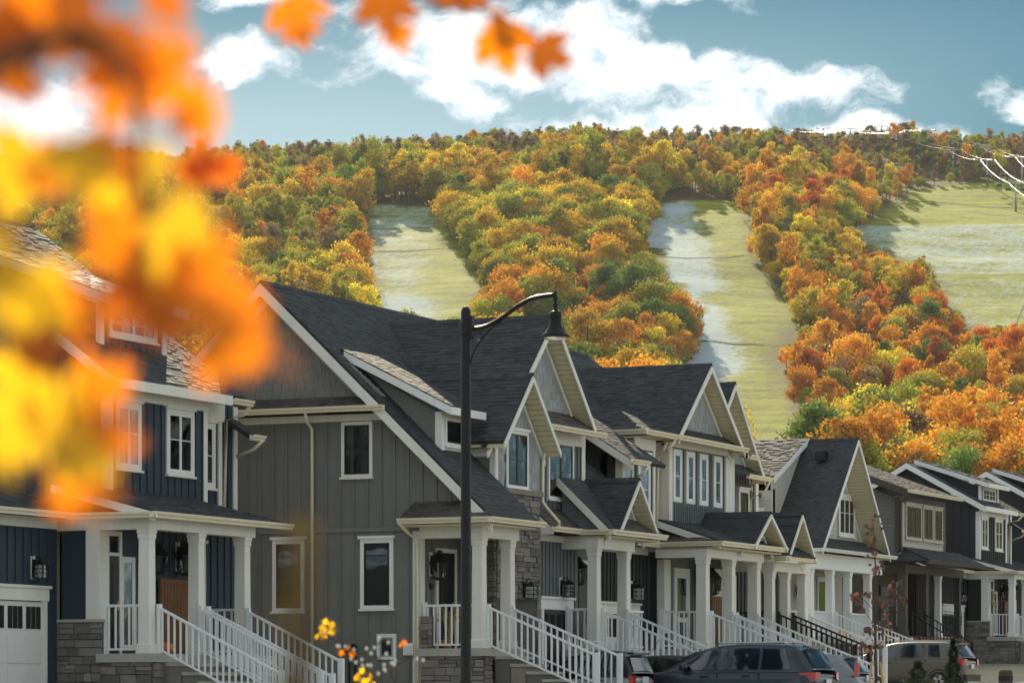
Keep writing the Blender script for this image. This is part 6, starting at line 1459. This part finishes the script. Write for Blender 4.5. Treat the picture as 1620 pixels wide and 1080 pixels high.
m = MB(); pp = smooth_path([V(px, py, 4.5) for px, py in ((380, -90), (520, -50), (660, -25), (760, 15), (850, 55))], 4); m.tube(pp, 0, 6, [.007 * (1 - .7 * i / len(pp)) for i in range(len(pp))]); m.build('twig', 'bark', o, True)
for (px, py, s, c, rot) in ((470, 20, 110, 'fg_orange', 3.0), (476, 50, 70, 'fg_orange', 2.6), (612, 15, 110, 'fg_dark', 3.1), (632, 58, 60, 'fg_orange', 2.8), (700, -20, 90, 'fg_dark', 1), (795, 72, 110, 'fg_orange', 2.7), (868, 88, 95, 'fg_dark', 2.0), (790, 40, 60, 'fg_dark', 1.4), (745, -10, 70, 'fg_dark', 2)):
    add_leaf(o, V(px, py, 4.5 + rl.uniform(-.1, .1)), s / 5400 * 4.5, 'leaf_' + c, rot, .5)
o = thing('maple_sprig', 'softly blurred red orange maple sprig hanging before the hill crest', 'branch', V(320, 200, 4.0))
m = MB(); m.tube([V(318, 120, 4.0), V(322, 200, 4.0), V(326, 262, 4.0)], .003, 5); m.build('twig', 'bark', o)
for (px, py, s) in ((318, 258, 85), (345, 268, 75), (300, 272, 60), (370, 262, 45)): add_leaf(o, V(px, py, 4.0), s / 5400 * 4, 'leaf_fg_red', None, .5)
o = thing('near_shoot', 'strongly blurred olive shoot rising close to the camera before the taupe wall', 'plant', V(472, 1300, 2.1))
m = MB(); m.tube([V(478, 1300, 2.1), V(474, 1000, 2.1), V(470, 820, 2.1)], 0, 6, [.007, .006, .003]); m.build('stem', 'bark', o)
for py, s in ((840, 55), (890, 60), (940, 62), (985, 60), (1030, 66), (1075, 70), (1120, 70)): add_leaf(o, V(470 + rl.uniform(-8, 8), py, 2.1 + rl.uniform(-.04, .04)), s / 5400 * 2.1, 'leaf_fg_olive', None, .6)

# ------------------------------------------------------------------ air between the street and the hill
HAZE = 0.00003
m = MB(); m.box(-2900, 2900, -700, 4300, -3.0, 330)
hz = fix_normals(m.build('haze', 'trim', None)); hz.data.materials.clear(); hz['kind'] = 'stuff'
hm = bpy.data.materials.new('haze'); hm.use_nodes = True; t = hm.node_tree; t.nodes.clear()
pv = N(t, 'ShaderNodeVolumePrincipled'); pv.inputs['Color'].default_value = (.82, .92, 1.0, 1); pv.inputs['Density'].default_value = HAZE; pv.inputs['Anisotropy'].default_value = .25
mo = N(t, 'ShaderNodeOutputMaterial'); LK(t, pv.outputs[0], mo.inputs['Volume']); hz.data.materials.append(hm)
